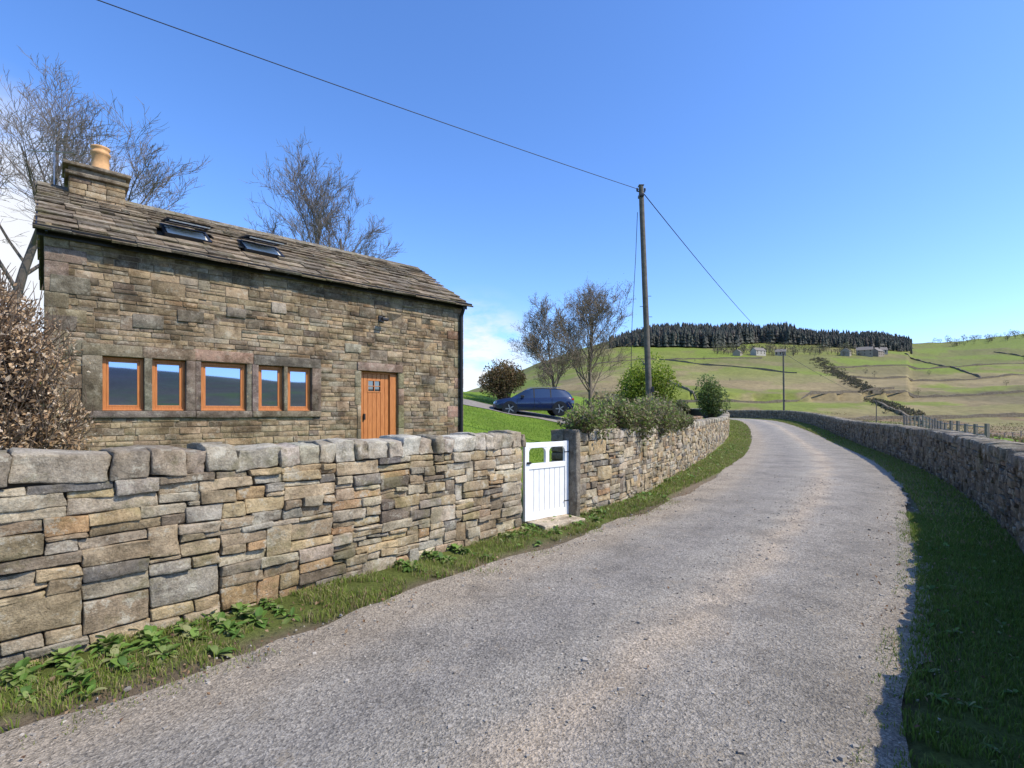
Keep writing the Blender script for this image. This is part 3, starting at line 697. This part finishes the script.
GP=[(.20,.28,.04),(.24,.31,.05),(.17,.24,.035),(.28,.30,.08),(.38,.33,.15),(.30,.22,.12)]
mb=MB()
sarcC=np.concatenate([[0],np.cumsum(np.linalg.norm(np.diff(CL,axis=0),axis=1))])
s_cam=sarcC[np.argmin(np.hypot(CL[:,0],CL[:,1]))]
def strip(n,s0,s1,l0,l1,h,w,pal=GP,power=1.,mask=None,lean=1.0):
    idx=np.where((sarcC>=s0)&(sarcC<=s1))[0]
    k=R.choice(idx,n);l=l0+(l1-l0)*R.uniform(0,1,n)**power
    P=CL[k]+T[k]*R.uniform(-.15,.15,(n,1))+np.stack([-T[k,1],T[k,0]],1)*l[:,None]
    keep=fbm(P[:,0],P[:,1],.35,44)+.15*vn(P[:,0],P[:,1],1.7,3)>(.45 if mask is None else mask)
    P=P[keep];n=len(P);z=hgt(P[:,0],P[:,1])
    hh=h*(.4+1.2*fbm(P[:,0],P[:,1],.5,21));grass(mb,P[:,0],P[:,1],z,hh,w*R.uniform(.7,1.3,n),colmix(n,pal),lean)
strip(42000,s_cam-5,s_cam+9,2.62,1.80,.060,.006,power=1.2,mask=.50)
strip(9000,s_cam-5,s_cam+9,2.1,1.5,.035,.006,mask=.56)
strip(36000,s_cam+7.5,s_cam+32,3.1,1.95,.07,.014,power=1.1,mask=.38)
strip(9000,s_cam+28,s_cam+70,4,2,.10,.04,mask=.2)
DK=[(.16,.24,.04),(.19,.27,.045),(.13,.20,.03),(.24,.26,.08)]
strip(80000,s_cam-3,s_cam+10,-3.1,-1.66,.05,.007,DK,mask=.22)
strip(9000,s_cam-3,s_cam+10,-1.9,-1.5,.035,.006,DK,mask=.52)
strip(52000,s_cam+8,s_cam+34,-4.3,-1.85,.06,.015,GP,mask=.15)
strip(12000,s_cam+30,s_cam+70,-4.5,-2.0,.08,.04,mask=.2)
mb.make('verge_grass',M_leaf)
mb=MB();n=50000
x=R.uniform(-4,9,n);y=R.uniform(8,34,n);d_=sdist(x,y);k=(d_>3.3)&(d_<20);x,y=x[k],y[k]
rel=(np.stack([x,y],1)-PL);sI=rel@D;oI=rel@Nin;k=~((sI>-.1)&(sI<LEN+.1)&(oI>-.05)&(oI<DEP))&~((np.abs(y-(29-(x-1)*.1))<1.75)&(x<4.4));x,y=x[k],y[k]
grass(mb,x,y,hgt(x,y),.05,.02,colmix(len(x),[(.20,.33,.035),(.17,.29,.03),(.23,.34,.05)]))
mb.make('lawn_grass',M_leaf)
mb=MB();n=30000
x=R.uniform(10,150,n);y=R.uniform(5,190,n);d_=sdist(x,y);k=((d_<-6)|(y>90))&(fbm(x,y,12,77)>.42);x,y=x[k],y[k]
grass(mb,x,y,hgt(x,y),.3,.16,colmix(len(x),[(.24,.185,.09),(.16,.145,.05),(.28,.21,.11),(.14,.165,.045),(.22,.13,.07)]),.8)
mb.make('field_tussocks',M_leaf)
mb=MB()
def rosette(x,y,z,size,n,pal):
    for k in range(n):
        a=random.uniform(0,6.283);e=random.uniform(.2,1.15);Ln=size*random.uniform(.6,1.2);w=Ln*random.uniform(.28,.5)
        m_=6;q=np.linspace(0,1,m_);rr_=Ln*q*math.cos(e);zz=Ln*(q*math.sin(e)-q*q*.5*random.uniform(.5,1.3))
        wd=w*np.sin(np.clip(q*.95+.05,0,1)*math.pi)**.8*.5;wd[-1]=0.002
        ca,sa=math.cos(a),math.sin(a);V=[]
        for i in range(m_):
            for sg,dz in((-1,.25),(0,0),(1,.25)): V.append([x+ca*rr_[i]-sa*wd[i]*sg,y+sa*rr_[i]+ca*wd[i]*sg,z+zz[i]+dz*wd[i]+.01+random.uniform(-.05,.05)*wd[i]])
        F=[[i*3+j,i*3+j+1,i*3+j+4,i*3+j+3] for i in range(m_-1) for j in range(2)]
        c=np.array(random.choice(pal))*random.uniform(.75,1.25);mb.add(V,np.array(F),c)
WP=[(.13,.23,.04),(.17,.27,.05),(.10,.19,.035),(.22,.29,.08),(.28,.29,.12)]
for k in range(1700):
    s=s_cam+random.uniform(-4,9.5);i=int(np.argmin(np.abs(sarcC-s)));l=2.62-abs(random.gauss(0,.28))
    if l<1.75: continue
    if vn(np.array([s]),np.array([0.]),.7,5)[0]<.28: continue
    P=CL[i]+np.array([-T[i,1],T[i,0]])*l;z=H1(P[0],P[1]);rosette(P[0],P[1],z,random.uniform(.035,.14),random.randint(5,12),WP)
for k in range(260):
    s=s_cam+random.uniform(8.5,26);i=int(np.argmin(np.abs(sarcC-s)));l=3.0-abs(random.gauss(0,.4))
    P=CL[i]+np.array([-T[i,1],T[i,0]])*l;z=H1(P[0],P[1]);rosette(P[0],P[1],z,random.uniform(.06,.16),8,WP)
for k in range(160):
    s=s_cam+random.uniform(0,9);i=int(np.argmin(np.abs(sarcC-s)));l=-random.uniform(1.75,2.8)
    P=CL[i]+np.array([-T[i,1],T[i,0]])*l;z=H1(P[0],P[1]);rosette(P[0],P[1],z,random.uniform(.03,.08),7,WP)
mb.make('weeds',M_leaf)
mb=MB();n=1300;idx=np.where((sarcC>=s_cam-4)&(sarcC<=s_cam+10))[0];k=R.choice(idx,n);l=np.where(R.random(n)<.6,R.normal(1.85,.25,n),R.normal(-1.75,.3,n))
l=np.where(R.random(n)<.12,R.uniform(-1.6,1.6,n),l)
P=CL[k]+np.stack([-T[k,1],T[k,0]],1)*l[:,None]+R.uniform(-.1,.1,(n,2));z=hgt(P[:,0],P[:,1])+.035
leaves(np.c_[P,z],.016*R.uniform(.5,1.5,n),colmix(n,[(.28,.17,.09),(.38,.26,.15),(.17,.10,.06)]),mb=mb,fold=.5);mb.make('leaf_litter',M_leaf)
def shrub(name,c,rad,n,size,pal,lumps=9,stems=True,elong=1.5,up=None,fill=.55):
    mb=MB();c=np.array(c,float);rad=np.array(rad,float)
    Lc=unit(lumps)*rad*.62*R.uniform(.3,1,(lumps,1));Lc[:,2]=np.abs(Lc[:,2])*.9-rad[2]*.1;Lr=R.uniform(.34,.6,lumps)
    k=R.integers(0,lumps,n);u=unit(n)*(R.uniform(fill,1.,n)**.6)[:,None]
    P=c+Lc[k]+u*rad*Lr[k][:,None]
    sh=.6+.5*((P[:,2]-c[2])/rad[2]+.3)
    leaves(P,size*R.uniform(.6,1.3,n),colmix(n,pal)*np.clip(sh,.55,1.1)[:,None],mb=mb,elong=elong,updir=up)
    if stems:
        for q in range(lumps):
            for w in range(5):
                e=c+Lc[q]+unit(1)[0]*rad*Lr[q]*.95;b_=c*[1,1,0]+[R.uniform(-.15,.15)*rad[0],R.uniform(-.15,.15)*rad[1],c[2]-rad[2]]
                tube(mb,[b_,b_*.45+(c+Lc[q])*.55+R.normal(0,.05,3),e],.02*rad[0],4,(.09,.07,.05),.004*rad[0])
    return mb.make(name,M_leaf)
mb=MB()
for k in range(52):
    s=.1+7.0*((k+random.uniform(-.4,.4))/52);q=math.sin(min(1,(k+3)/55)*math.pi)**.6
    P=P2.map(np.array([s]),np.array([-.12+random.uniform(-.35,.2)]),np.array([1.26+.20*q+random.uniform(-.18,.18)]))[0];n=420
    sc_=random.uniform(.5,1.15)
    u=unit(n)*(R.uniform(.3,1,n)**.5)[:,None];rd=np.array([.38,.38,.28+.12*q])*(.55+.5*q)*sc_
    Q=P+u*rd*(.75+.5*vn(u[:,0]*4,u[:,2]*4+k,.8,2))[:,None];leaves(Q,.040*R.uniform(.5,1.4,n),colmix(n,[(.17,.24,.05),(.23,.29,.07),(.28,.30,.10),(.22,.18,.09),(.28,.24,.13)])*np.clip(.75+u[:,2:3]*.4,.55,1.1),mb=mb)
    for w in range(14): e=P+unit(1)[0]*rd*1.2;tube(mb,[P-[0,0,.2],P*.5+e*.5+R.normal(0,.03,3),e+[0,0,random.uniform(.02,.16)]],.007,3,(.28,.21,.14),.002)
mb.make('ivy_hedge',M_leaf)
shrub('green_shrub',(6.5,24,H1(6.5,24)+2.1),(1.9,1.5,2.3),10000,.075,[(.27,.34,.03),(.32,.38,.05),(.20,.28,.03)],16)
shrub('green_shrub',(5.2,22,H1(5.2,22)+.9),(1.0,1,1.0),4000,.07,[(.14,.21,.03),(.10,.17,.03)])
shrub('green_shrub',(15.3,38,H1(15.3,38)+2.3),(1.5,1.3,2.7),4200,.10,[(.17,.24,.05),(.22,.26,.09),(.13,.17,.05)],13,up=.2)
shrub('bronze_shrub',(-.5,32,H1(-.5,32)+1.4),(2.0,1.5,1.6),8000,.08,[(.17,.115,.05),(.21,.15,.065),(.12,.11,.035),(.24,.155,.08)],14)
shrub('gorse_bush',(5.9,30,H1(5.9,30)+.8),(1.1,1,.8),3000,.1,[(.08,.13,.03),(.10,.15,.05)])
shrub('gorse_bush',(7.9,33,H1(7.9,33)+1.0),(1.6,1,1.2),3500,.1,[(.17,.18,.06),(.21,.16,.08)])
shrub('gorse_bush',(22,66,H1(22,66)+1.0),(2,2,1.4),2500,.2,[(.13,.16,.05),(.19,.17,.08)])
shrub('gorse_bush',(45,104,H1(45,104)+.8),(1.6,1.6,1.2),1200,.2,[(.13,.16,.06),(.20,.18,.09)])
shrub('gorse_bush',(30,90,H1(30,90)+.9),(1.6,1.6,1.2),1800,.2,[(.11,.14,.05),(.17,.16,.08)])
# beech hedge
mb=MB()
hc=[(-5.15,5.1,2.05),(-5.45,5.0,2.4),(-5.9,4.95,2.6),(-6.5,5.0,2.6),(-5.1,5.35,1.4),(-5.9,5.6,2.3),(-7.0,5.4,2.6),(-5.3,4.9,1.4),(-6,4.7,1.5),(-7.2,4.6,2.2)]
hr=[.5,.6,.7,.8,.5,.75,.9,.55,.8,.9]
for c,r_ in zip(hc,hr):
    m_=2300;u=unit(m_)*(R.uniform(.2,1,m_)**.5)[:,None]
    u*=(.8+.45*vn(u[:,0]*3+c[0],u[:,2]*3+u[:,1]*2,.9,6))[:,None]
    Q=np.array(c)+u*r_;leaves(Q,.030*R.uniform(.5,1.4,m_),colmix(m_,[(.50,.34,.19),(.60,.44,.27),(.36,.23,.13),(.70,.56,.40),(.24,.16,.09)],.25),mb=mb,elong=1.8,fold=.6,updir=.2)
    for w in range(190):
        e=np.array(c)+unit(1)[0]*r_*1.0;e[2]+=.08;b_=np.array([c[0]+random.uniform(-.3,.3),c[1]+random.uniform(-.2,.2),c[2]-r_*.7]);md=b_*.5+e*.5+R.normal(0,.05,3)
        tube(mb,[b_,md,e,e+R.normal(0,.05,3)+[0,0,random.uniform(.05,.22)]],.008,3,(.20,.145,.10),.002)
for k in range(18):
    x=random.uniform(-7.2,-5.1);tube(mb,[[x,5.2,.2],[x+random.uniform(-.1,.1),5.1,1.2],[x+random.uniform(-.2,.2),5.1,2.2]],.025,5,(.16,.12,.09),.01)
mb.make('beech_hedge',M_leaf)
# ---- bare trees
def bare_tree(name,x,y,h,spread,seed,levels=6,trunk=.22,lean=(0,0),buds=0,budcol=None,kids=(9,6,5,4,3),col=(.085,.066,.052),first=.25,twigr=.006,l1=.55):
    rnd=random.Random(seed);mb=MB();g=H1(x,y);tips=[]
    def grow(p,d,L_,r,lv):
        n=6 if lv==0 else 4
        pts=[p.copy()];q=p.copy();dd=d.copy()
        for i in range(n):
            dd=dd+np.array([rnd.gauss(0,.12),rnd.gauss(0,.12),rnd.gauss(.02,.06)+(.05 if lv<3 else .03)])*(1 if lv else .4)
            dd/=np.linalg.norm(dd);q=q+dd*L_/n;pts.append(q.copy())
        r2=max(r*(.35 if lv else .4),twigr*.5);tube(mb,pts,r,8 if lv==0 else (5 if lv<2 else 3),tuple(v*(1+.12*lv) for v in col),r2)
        if lv>=levels-1: tips.append(pts[-1]);tips.append(pts[-2]); return
        k=kids[lv]
        for i in range(k):
            t=first+(1-first)*(i+rnd.random())/k if lv==0 else .25+.75*(i+rnd.random())/k
            f=t*n;a=min(int(f),n-1);pp=pts[a]+(pts[a+1]-pts[a])*(f-a);dirr=pts[a+1]-pts[a];dirr/=np.linalg.norm(dirr)
            u=np.array([rnd.gauss(0,1),rnd.gauss(0,1),rnd.gauss(0,.5)]);u-=u.dot(dirr)*dirr;u/=np.linalg.norm(u)
            ang=rnd.uniform(.35,.8) if lv else rnd.uniform(.5,.95)*(1.1-.4*t)
            nd=dirr*math.cos(ang)+u*math.sin(ang)*spread;nd[2]+=.08;nd/=np.linalg.norm(nd)
            ln=L_*(rnd.uniform(.42,.66) if lv else rnd.uniform(.85,1.1)*l1*(1.12-.55*t))
            rr_=r*(1-.6*t)*rnd.uniform(.4,.6);grow(pp,nd,ln,max(rr_,twigr),lv+1)
    grow(np.array([x,y,g-.1]),np.array([lean[0],lean[1],1.])/math.sqrt(1+lean[0]**2+lean[1]**2),h*.72,trunk,0)
    if buds:
        Tp=np.array(tips);Q=np.repeat(Tp,buds,0)+R.normal(0,.10,(len(Tp)*buds,3));leaves(Q,.045*R.uniform(.5,1.2,len(Q)),colmix(len(Q),budcol),mb=mb)
    mb.make(name,M_twig)
TC=(.12,.10,.085)
bare_tree('bare_tree',-21.5,21,13.2,1.15,3,6,.22,(.10,0),kids=(11,6,5,4,3),first=.2,twigr=.009,col=TC,l1=.6)
bare_tree('bare_tree',-18.2,22,11.4,1.05,25,6,.16,(.06,0),kids=(10,6,5,4,3),first=.3,twigr=.009,col=TC,l1=.55)
bare_tree('bare_tree',-12.4,30,14.8,1.05,8,6,.2,(-.04,0),kids=(11,6,5,4,3),first=.35,twigr=.010,col=TC,l1=.48)
bare_tree('bare_tree',-10.6,31,13.0,1.0,18,6,.16,(-.01,0),kids=(9,6,5,4,3),first=.4,twigr=.010,col=TC,l1=.42)
bare_tree('bare_tree',2.9,33,7.2,1.1,12,6,.12,(0,0),1,[(.16,.125,.07),(.19,.15,.08)],kids=(13,7,5,4,3),first=.12,twigr=.009,col=(.14,.11,.08),l1=.52)
bare_tree('bare_tree',5.4,35,9.4,1.05,14,6,.15,(.02,0),1,[(.16,.125,.07),(.18,.15,.08)],kids=(15,7,5,4,3),first=.15,twigr=.010,col=(.14,.11,.08),l1=.52)
# ------------------------------------------------------------------ car
def car(x,y,ang):
    g=H1(x,y)+.03;e=empty('parked_car',(x,y,g))
    m,nt,b=newmat('car_paint_blue',.22,.5);b.inputs['Base Color'].default_value=(.006,.014,.055,1);b.inputs['Coat Weight'].default_value=.8
    ca,sa=math.cos(ang),math.sin(ang)
    St=[(-2.28,.50,.78,.86,.70,.62),(-2.22,.36,.93,1.03,.84,.66),(-2.02,.30,1.00,1.28,.90,.66),(-1.75,.28,1.01,1.44,.92,.66),(-1.2,.26,1.00,1.51,.935,.65),(-.5,.25,.98,1.54,.94,.66),(.1,.25,.97,1.52,.94,.66),(.45,.25,.96,1.44,.94,.67),(.95,.25,.955,1.17,.94,.70),(1.25,.25,.95,1.00,.935,.80),(1.7,.27,.90,.95,.92,.76),(2.1,.30,.80,.86,.87,.68),(2.28,.38,.66,.72,.74,.58)]
    V=[]
    for (sx,zb,zl,zt,hw_,ht) in St:
        prof=[(0,zb),(hw_*.85,zb),(hw_*.97,zb+.08),(hw_,zb+(zl-zb)*.5),(hw_*.985,zl-.03),(hw_*.95,zl),(ht+.03,zt-.06),(ht-.08,zt)]
        full=prof+[(0,zt+.015)]
        ring=full+[(-a,z) for a,z in full[-2:0:-1]]
        V+=[[sx,a,z] for a,z in ring];k=len(ring)
    V=np.array(V);Fp=[];Fg=[];Fb=[]
    for i in range(len(St)-1):
        for j in range(k):
            q=[i*k+j,i*k+(j+1)%k,(i+1)*k+(j+1)%k,(i+1)*k+j]
            if j in(5,k-6) and 2<=i<=7: Fg.append(q)
            elif j in (6,7,k-8,k-7) and i in (7,8,1,2): Fg.append(q)
            elif j in (0,1,k-1,k-2): Fb.append(q)
            else: Fp.append(q)
    caps=[list(range(k)),list(range(len(V)-k,len(V)))]
    W=lambda V:np.stack([x+V[:,0]*ca-V[:,1]*sa,y+V[:,0]*sa+V[:,1]*ca,g+V[:,2]],1)
    mk('body',W(V),[np.array(Fp),np.array(caps)],m,None,True,e);mk('windows',W(V),np.array(Fg),M_carglass,None,True,e);mk('underbody',W(V),np.array(Fb),M_black,None,False,e)
    mb=MB();mr=MB();mt=MB()
    for wx in(-1.42,1.42):
        for sd in(-1,1):
            def disc(r,yy,rin=0,n=24,mbb=mb):
                a=np.arange(n)/n*6.2832;Vd=np.concatenate([np.stack([wx+r*np.cos(a),np.full(n,sd*yy),.36+r*np.sin(a)],1),np.stack([wx+rin*np.cos(a),np.full(n,sd*yy),.36+rin*np.sin(a)],1)])
                mbb.add(W(Vd),np.array([[i,(i+1)%n,n+(i+1)%n,n+i] for i in range(n)]))
            def ring(r,y0,y1,mbb,n=24):
                a=np.arange(n)/n*6.2832;Vd=np.concatenate([np.stack([wx+r*np.cos(a),np.full(n,sd*y0),.36+r*np.sin(a)],1),np.stack([wx+r*np.cos(a),np.full(n,sd*y1),.36+r*np.sin(a)],1)])
                mbb.add(W(Vd),np.array([[i,(i+1)%n,n+(i+1)%n,n+i] for i in range(n)]))
            disc(.43,.945,.36);ring(.36,.70,.955,mb);disc(.36,.955,.25);ring(.25,.955,.93,mr);disc(.25,.925,.0)
            for q in range(5):
                a=q/5*6.2832;c_,s_=math.cos(a),math.sin(a)
                B=box8(.03,.25,-.0,.012,-.03,.03);B=np.stack([wx+B[:,0]*c_-B[:,2]*s_,sd*(.94+B[:,1]),.36+B[:,0]*s_+B[:,2]*c_],1);mr.add(W(B),BOXF)
            disc(.06,.958,0,12,mr)
    for sd in(-1,1):
        for px in (-.95,.0):
            P_=[[px,sd*.905,.97],[px+.07,sd*.905,.97],[px+.07,sd*.70,1.47],[px,sd*.70,1.47]];P_=np.array(P_+[[a,b-sd*.03,c] for a,b,c in P_])
            mb.add(W(P_),BOXF)
        mr.add(W(box8(-1.5,.25,sd*.60-.02,sd*.60+.02,1.555,1.58)),BOXF)
        mt.add(W(bbox_bev(-2.25,-2.0,sd*.76-.1,sd*.76+.1,.84,.96,.02)),F4);mr.add(W(bbox_bev(1.95,2.2,sd*.7-.12,sd*.7+.12,.66,.76,.02)),F4)
        mb.add(W(bbox_bev(.62,.82,sd*1.0-.07,sd*1.0+.07,.98,1.12,.03)),F4);mb.add(W(box8(-1.0,1.0,sd*.945-.01,sd*.945+.01,.28,.36)),BOXF)
        for px in(-.98,.02,1.0): mb.add(W(box8(px,px+.012,sd*.943-.004,sd*.943+.004,.4,.93)),BOXF)
    mb.add(W(bbox_bev(2.18,2.29,-.45,.45,.42,.66,.02)),F4)
    mb.make('tyres_trim',M_black,False,e);mr.make('wheels_rails_lamps',M_metal,False,e)
    mt.make('tail_lights',flatmat('tail_red',(.4,.02,.015),.3),False,e)
car(1.2,29.0,math.pi+.10)
mb=MB();xs=np.linspace(-14,4.3,40);V=[];
for q in xs:
    for w in (-1.6,0,1.6): V.append([q,29.0+w-(q-1)*.1,H1(q,29.0+w-(q-1)*.1)+.03])
F=[[i*3+j,i*3+j+1,i*3+j+4,i*3+j+3] for i in range(39) for j in range(2)]
mk('driveway',V,np.array(F),flatmat('gravel_drive',(.26,.23,.19),.95,.25,5,bmp=.4))
# ------------------------------------------------------------------ distance
def fence(name,P,step=2.2,h=1.15,rails=3,w=.05):
    P=catmull(P,step);mb=MB();z=hgt(P[:,0],P[:,1])
    for i in range(len(P)):
        mb.add(box8(-w,w,-w,w,-.2,h*random.uniform(.95,1.08))+[P[i,0],P[i,1],z[i]],BOXF)
        if i<len(P)-1:
            for k in range(rails):
                zz=h*(.3+.3*k);tube(mb,[[P[i,0],P[i,1],z[i]+zz],[P[i+1,0],P[i+1,1],z[i+1]+zz]],w*.4,4)
    mb.make(name,M_fence)
fence('post_and_rail_fence',[(19,20),(26,30),(34,41),(44,56),(60,70)],w=.055)
fence('post_and_rail_fence',[(10,52),(22,78),(38,92),(60,100),(95,112)],2.6,w=.07)
fence('post_and_rail_fence',[(60,64),(80,90),(120,110),(170,118)],3,w=.08)
def farwall(P,h=1.3,w=.6,st=6):
    P=catmull(P,st);z=hgt(P[:,0],P[:,1]);n=len(P);t=np.gradient(P,axis=0);t/=np.linalg.norm(t,axis=1,keepdims=True);q=np.stack([-t[:,1],t[:,0]],1)*w/2
    hh=h*R.uniform(.5,1.4,n)
    V=np.stack([np.c_[P-q,z-.5],np.c_[P-q,z+hh],np.c_[P+q,z+hh],np.c_[P+q,z-.5]],1).reshape(-1,3)
    return V,np.array([[i*4+k,i*4+(k+1)%4,i*4+4+(k+1)%4,i*4+4+k] for i in range(n-1) for k in range(4)])
mb=MB()
for P in ([(60,236),(110,240),(150,250),(200,262)],[(262,420),(360,432),(620,455)],[(70,470),(140,474),(240,480)],[(230,340),(330,350),(480,362),(640,400)],[(430,275),(450,330),(480,420),(540,560)],[(90,240),(100,330),(122,475)],[(90,110),(130,160),(170,235)],[(50,130),(110,160),(200,175),(330,180)],[(180,250),(300,262),(480,300)],[(330,350),(380,432),(440,560)],[(140,474),(170,420),(205,360)],[(240,150),(280,215),(300,262)]):
    V,F=farwall(P,1.15,.7);mb.add(V,F,(.16,.13,.095))
mb.make('field_wall',M_wall)
mb=MB();P=catmull([(146,182),(166,222),(191,272),(220,330),(254,398),(290,475)],3)
for p in P:
    for k in range(6):
        sp=1.0+.006*p[1];x=p[0]+random.gauss(0,sp);y=p[1]+random.gauss(0,sp);z=H1(x,y);n=20;u=unit(n);s=random.uniform(.4,1.2)
        leaves(np.array([x,y,z+s*.4])+u*[s,s,s*.6],.5,colmix(n,[(.09,.08,.045),(.12,.095,.06),(.08,.09,.04)]),mb=mb)
mb.make('scrub_gully',M_leaf)
mb=MB()
def conifer(x,y,z,h,col):
    n=6;V=[];F=[]
    for t in range(4):
        b0=h*(.08+.22*t);b1=h*(.42+.2*t) if t<3 else h;r=h*.21*(1-.20*t)*random.uniform(.8,1.2);o=len(V);ph=random.random()*6
        V+=[[x+r*math.cos(k/n*6.283+ph)*random.uniform(.7,1.25),y+r*math.sin(k/n*6.283+ph)*random.uniform(.7,1.25),z+b0+random.uniform(-.04,.03)*h] for k in range(n)]+[[x,y,z+b1]]
        F+=[[o+k,o+(k+1)%n,o+n] for k in range(n)]
    mb.add(V,np.array(F),col)
cand=[]
while len(cand)<3800:
    y=random.uniform(545,700);t=random.uniform(.195,.80)
    lim=572+60*vn(np.array([t*10]),np.array([0.]),1,3)[0]+ (25 if t>.45 and t<.62 else 0)
    if y<lim: continue
    cand.append((t*y,y))
cand=np.array(cand);zc=hgt(cand[:,0],cand[:,1])
for (x,y),z_ in zip(cand,zc):
    t=x/y;edge=(1-.5*float(ss((t-.72)/.08)))*(.45+.55*float(ss((t-.19)/.14)))*(.7+.5*float(vn(np.array([t*22]),np.array([1.]),1,8)[0]))
    f=random.uniform(.6,1.3);conifer(x,y,z_,random.uniform(11,19)*edge,tuple(v*f for v in random.choice([(.075,.085,.06),(.085,.09,.065),(.12,.10,.075),(.068,.075,.056)])))  # crown colours lightened and greyed to paint in distance haze
mb.make('conifer_forest',M_leaf)
mb=MB()
pts=[(random.uniform(.40,.70)*y,y) for y in [random.uniform(505,575) for _ in range(130)]]+[(random.uniform(.84,1.1)*y,y) for y in [random.uniform(640,720) for _ in range(70)]]+[(random.uniform(.3,1.1)*y,y) for y in [random.uniform(230,500) for _ in range(16)]]+[(random.uniform(.21,.42)*y,y) for y in [random.uniform(90,200) for _ in range(22)]]
for x,y in pts:
    z=H1(x,y);h=random.uniform(4,11)*(1 if y>500 else .5);n=70;u=unit(n)*(R.uniform(.3,1,n)**.5)[:,None]
    tube(mb,[[x,y,z-.5],[x,y,z+h*.5]],h*.03,4,(.1,.08,.065));leaves(np.array([x,y,z+h*.55])+u*[h*.34,h*.34,h*.42],h*.07,colmix(n,[(.14,.11,.07),(.10,.11,.05),(.14,.14,.06)]),mb=mb)
mb.make('distant_trees',M_leaf)
def farm(name,x,y,l,w,h,a,wc,rc=(.2,.175,.145)):
    z=H1(x,y);e=empty(name,(x,y,z));ca,sa=math.cos(a),math.sin(a)
    W=lambda V:np.stack([x+V[:,0]*ca-V[:,1]*sa,y+V[:,0]*sa+V[:,1]*ca,z+V[:,2]],1)
    V=np.array([[-l,-w,-2],[l,-w,-2],[l,w,-2],[-l,w,-2],[-l,-w,h],[l,-w,h],[l,w,h],[-l,w,h],[-l,0,h+w*.75],[l,0,h+w*.75]],float)
    mk('walls',W(V),[np.array([[0,1,5,4],[2,3,7,6]]),np.array([[1,2,6,9,5],[3,0,4,8,7]])],flatmat(name+'_walls',wc,.9),None,False,e)
    k=1.06;V=np.array([[-l*k,-w*1.1,h-.3],[l*k,-w*1.1,h-.3],[l*k,0,h+w*.75+.2],[-l*k,0,h+w*.75+.2],[l*k,w*1.1,h-.3],[-l*k,w*1.1,h-.3]])
    mk('roof',W(V),np.array([[0,1,2,3],[3,2,4,5]]),flatmat(name+'_roof',rc,.8),None,False,e)
    mb=MB()
    for s in np.linspace(-l*.7,l*.7,max(3,int(l/2))):
        for zz in (1.,h-1.8): mb.add(W(box8(s-.5,s+.5,-w-.05,-w-.01,zz,zz+1.2)),BOXF)
    for s in(-l*.85,l*.85): mb.add(W(box8(s-.5,s+.5,-.5,.5,h+w*.4,h+w*.75+1.6)),BOXF)
    mb.make('windows_chimneys',M_core,False,e)
farm('farmhouse',250,508,6,4,4.5,.3,(.45,.41,.33));farm('farmhouse',276,514,5,3.5,4,-.5,(.36,.31,.23));farm('barn',228,505,5,3.5,3,.9,(.28,.24,.18))
farm('farmhouse',368,522,7,4.5,6,-.6,(.28,.24,.18));farm('barn',388,532,6,4.5,5,.5,(.26,.22,.17));farm('farmhouse',344,515,5,4,4.5,.8,(.30,.26,.2));farm('barn',405,552,7,4,4,-.3,(.32,.29,.24))
# ------------------------------------------------------------------ light, sky, camera
el=math.radians(47);sd=Vector((.93,-.37,0)).normalized();sv=Vector((sd.x*math.cos(el),sd.y*math.cos(el),math.sin(el)))
sun=bpy.data.lights.new('sun','SUN');sun.energy=5.0;sun.angle=math.radians(.5);sun.color=(1,.92,.78)
so=bpy.data.objects.new('sun',sun);scene.collection.objects.link(so);so.rotation_euler=sv.to_track_quat('Z','Y').to_euler();so.location=(0,0,30)
w=bpy.data.worlds.new('World');scene.world=w;w.use_nodes=True;nt=w.node_tree;bg=nt.nodes['Background']
sk=nt.nodes.new('ShaderNodeTexSky');sk.sky_type='NISHITA';sk.sun_disc=False;sk.sun_elevation=el;sk.sun_rotation=math.atan2(sd.x,sd.y);sk.altitude=300;sk.air_density=1.;sk.dust_density=.6;sk.ozone_density=3.
tc=nt.nodes.new('ShaderNodeTexCoord');gv=tc.outputs['Generated']
hs=nt.nodes.new('ShaderNodeHueSaturation');hs.inputs['Saturation'].default_value=1.15;nt.links.new(sk.outputs[0],hs.inputs['Color'])
c=mix(nt,1.,hs.outputs[0],(1.5,1.6,1.95),'MULTIPLY')
def cloud(c,v,r0,r1,amt,sc,lo=.40,hi=.60):
    v=Vector(v).normalized();d=nt.nodes.new('ShaderNodeVectorMath');d.operation='DOT_PRODUCT';nt.links.new(gv,d.inputs[0]);d.inputs[1].default_value=v
    msk=ramp(nt,d.outputs['Value'],[(math.cos(r1),0.),(math.cos(r0),1.)])
    mp=nt.nodes.new('ShaderNodeMapping');mp.inputs['Scale'].default_value=(1,1,2.6);nt.links.new(gv,mp.inputs['Vector'])
    nz=ramp(nt,noise(nt,mp.outputs[0],sc,7,.6),[(lo,0.),(hi,amt)])
    return mix(nt,mix(nt,1.,msk,nz,'MULTIPLY'),c,(6.6,6.7,6.9))
c=cloud(c,(-1.08,1,.32),.06,.24,1.,5,.36,.56);c=cloud(c,(-.07,1,.10),.03,.13,1.,9,.36,.54)
nt.links.new(c,bg.inputs['Color']);bg.inputs['Strength'].default_value=.15
cam=bpy.data.cameras.new('camera');co=bpy.data.objects.new('camera',cam);scene.collection.objects.link(co)
co.location=(0,0,1.6);co.rotation_euler=(math.radians(90),0,0);cam.sensor_width=36;cam.lens=500/1024*36;cam.shift_y=28/1024;cam.clip_end=6000;cam.clip_start=.05
scene.camera=co
scene.view_settings.view_transform='Standard';scene.view_settings.look='None';scene.view_settings.exposure=0
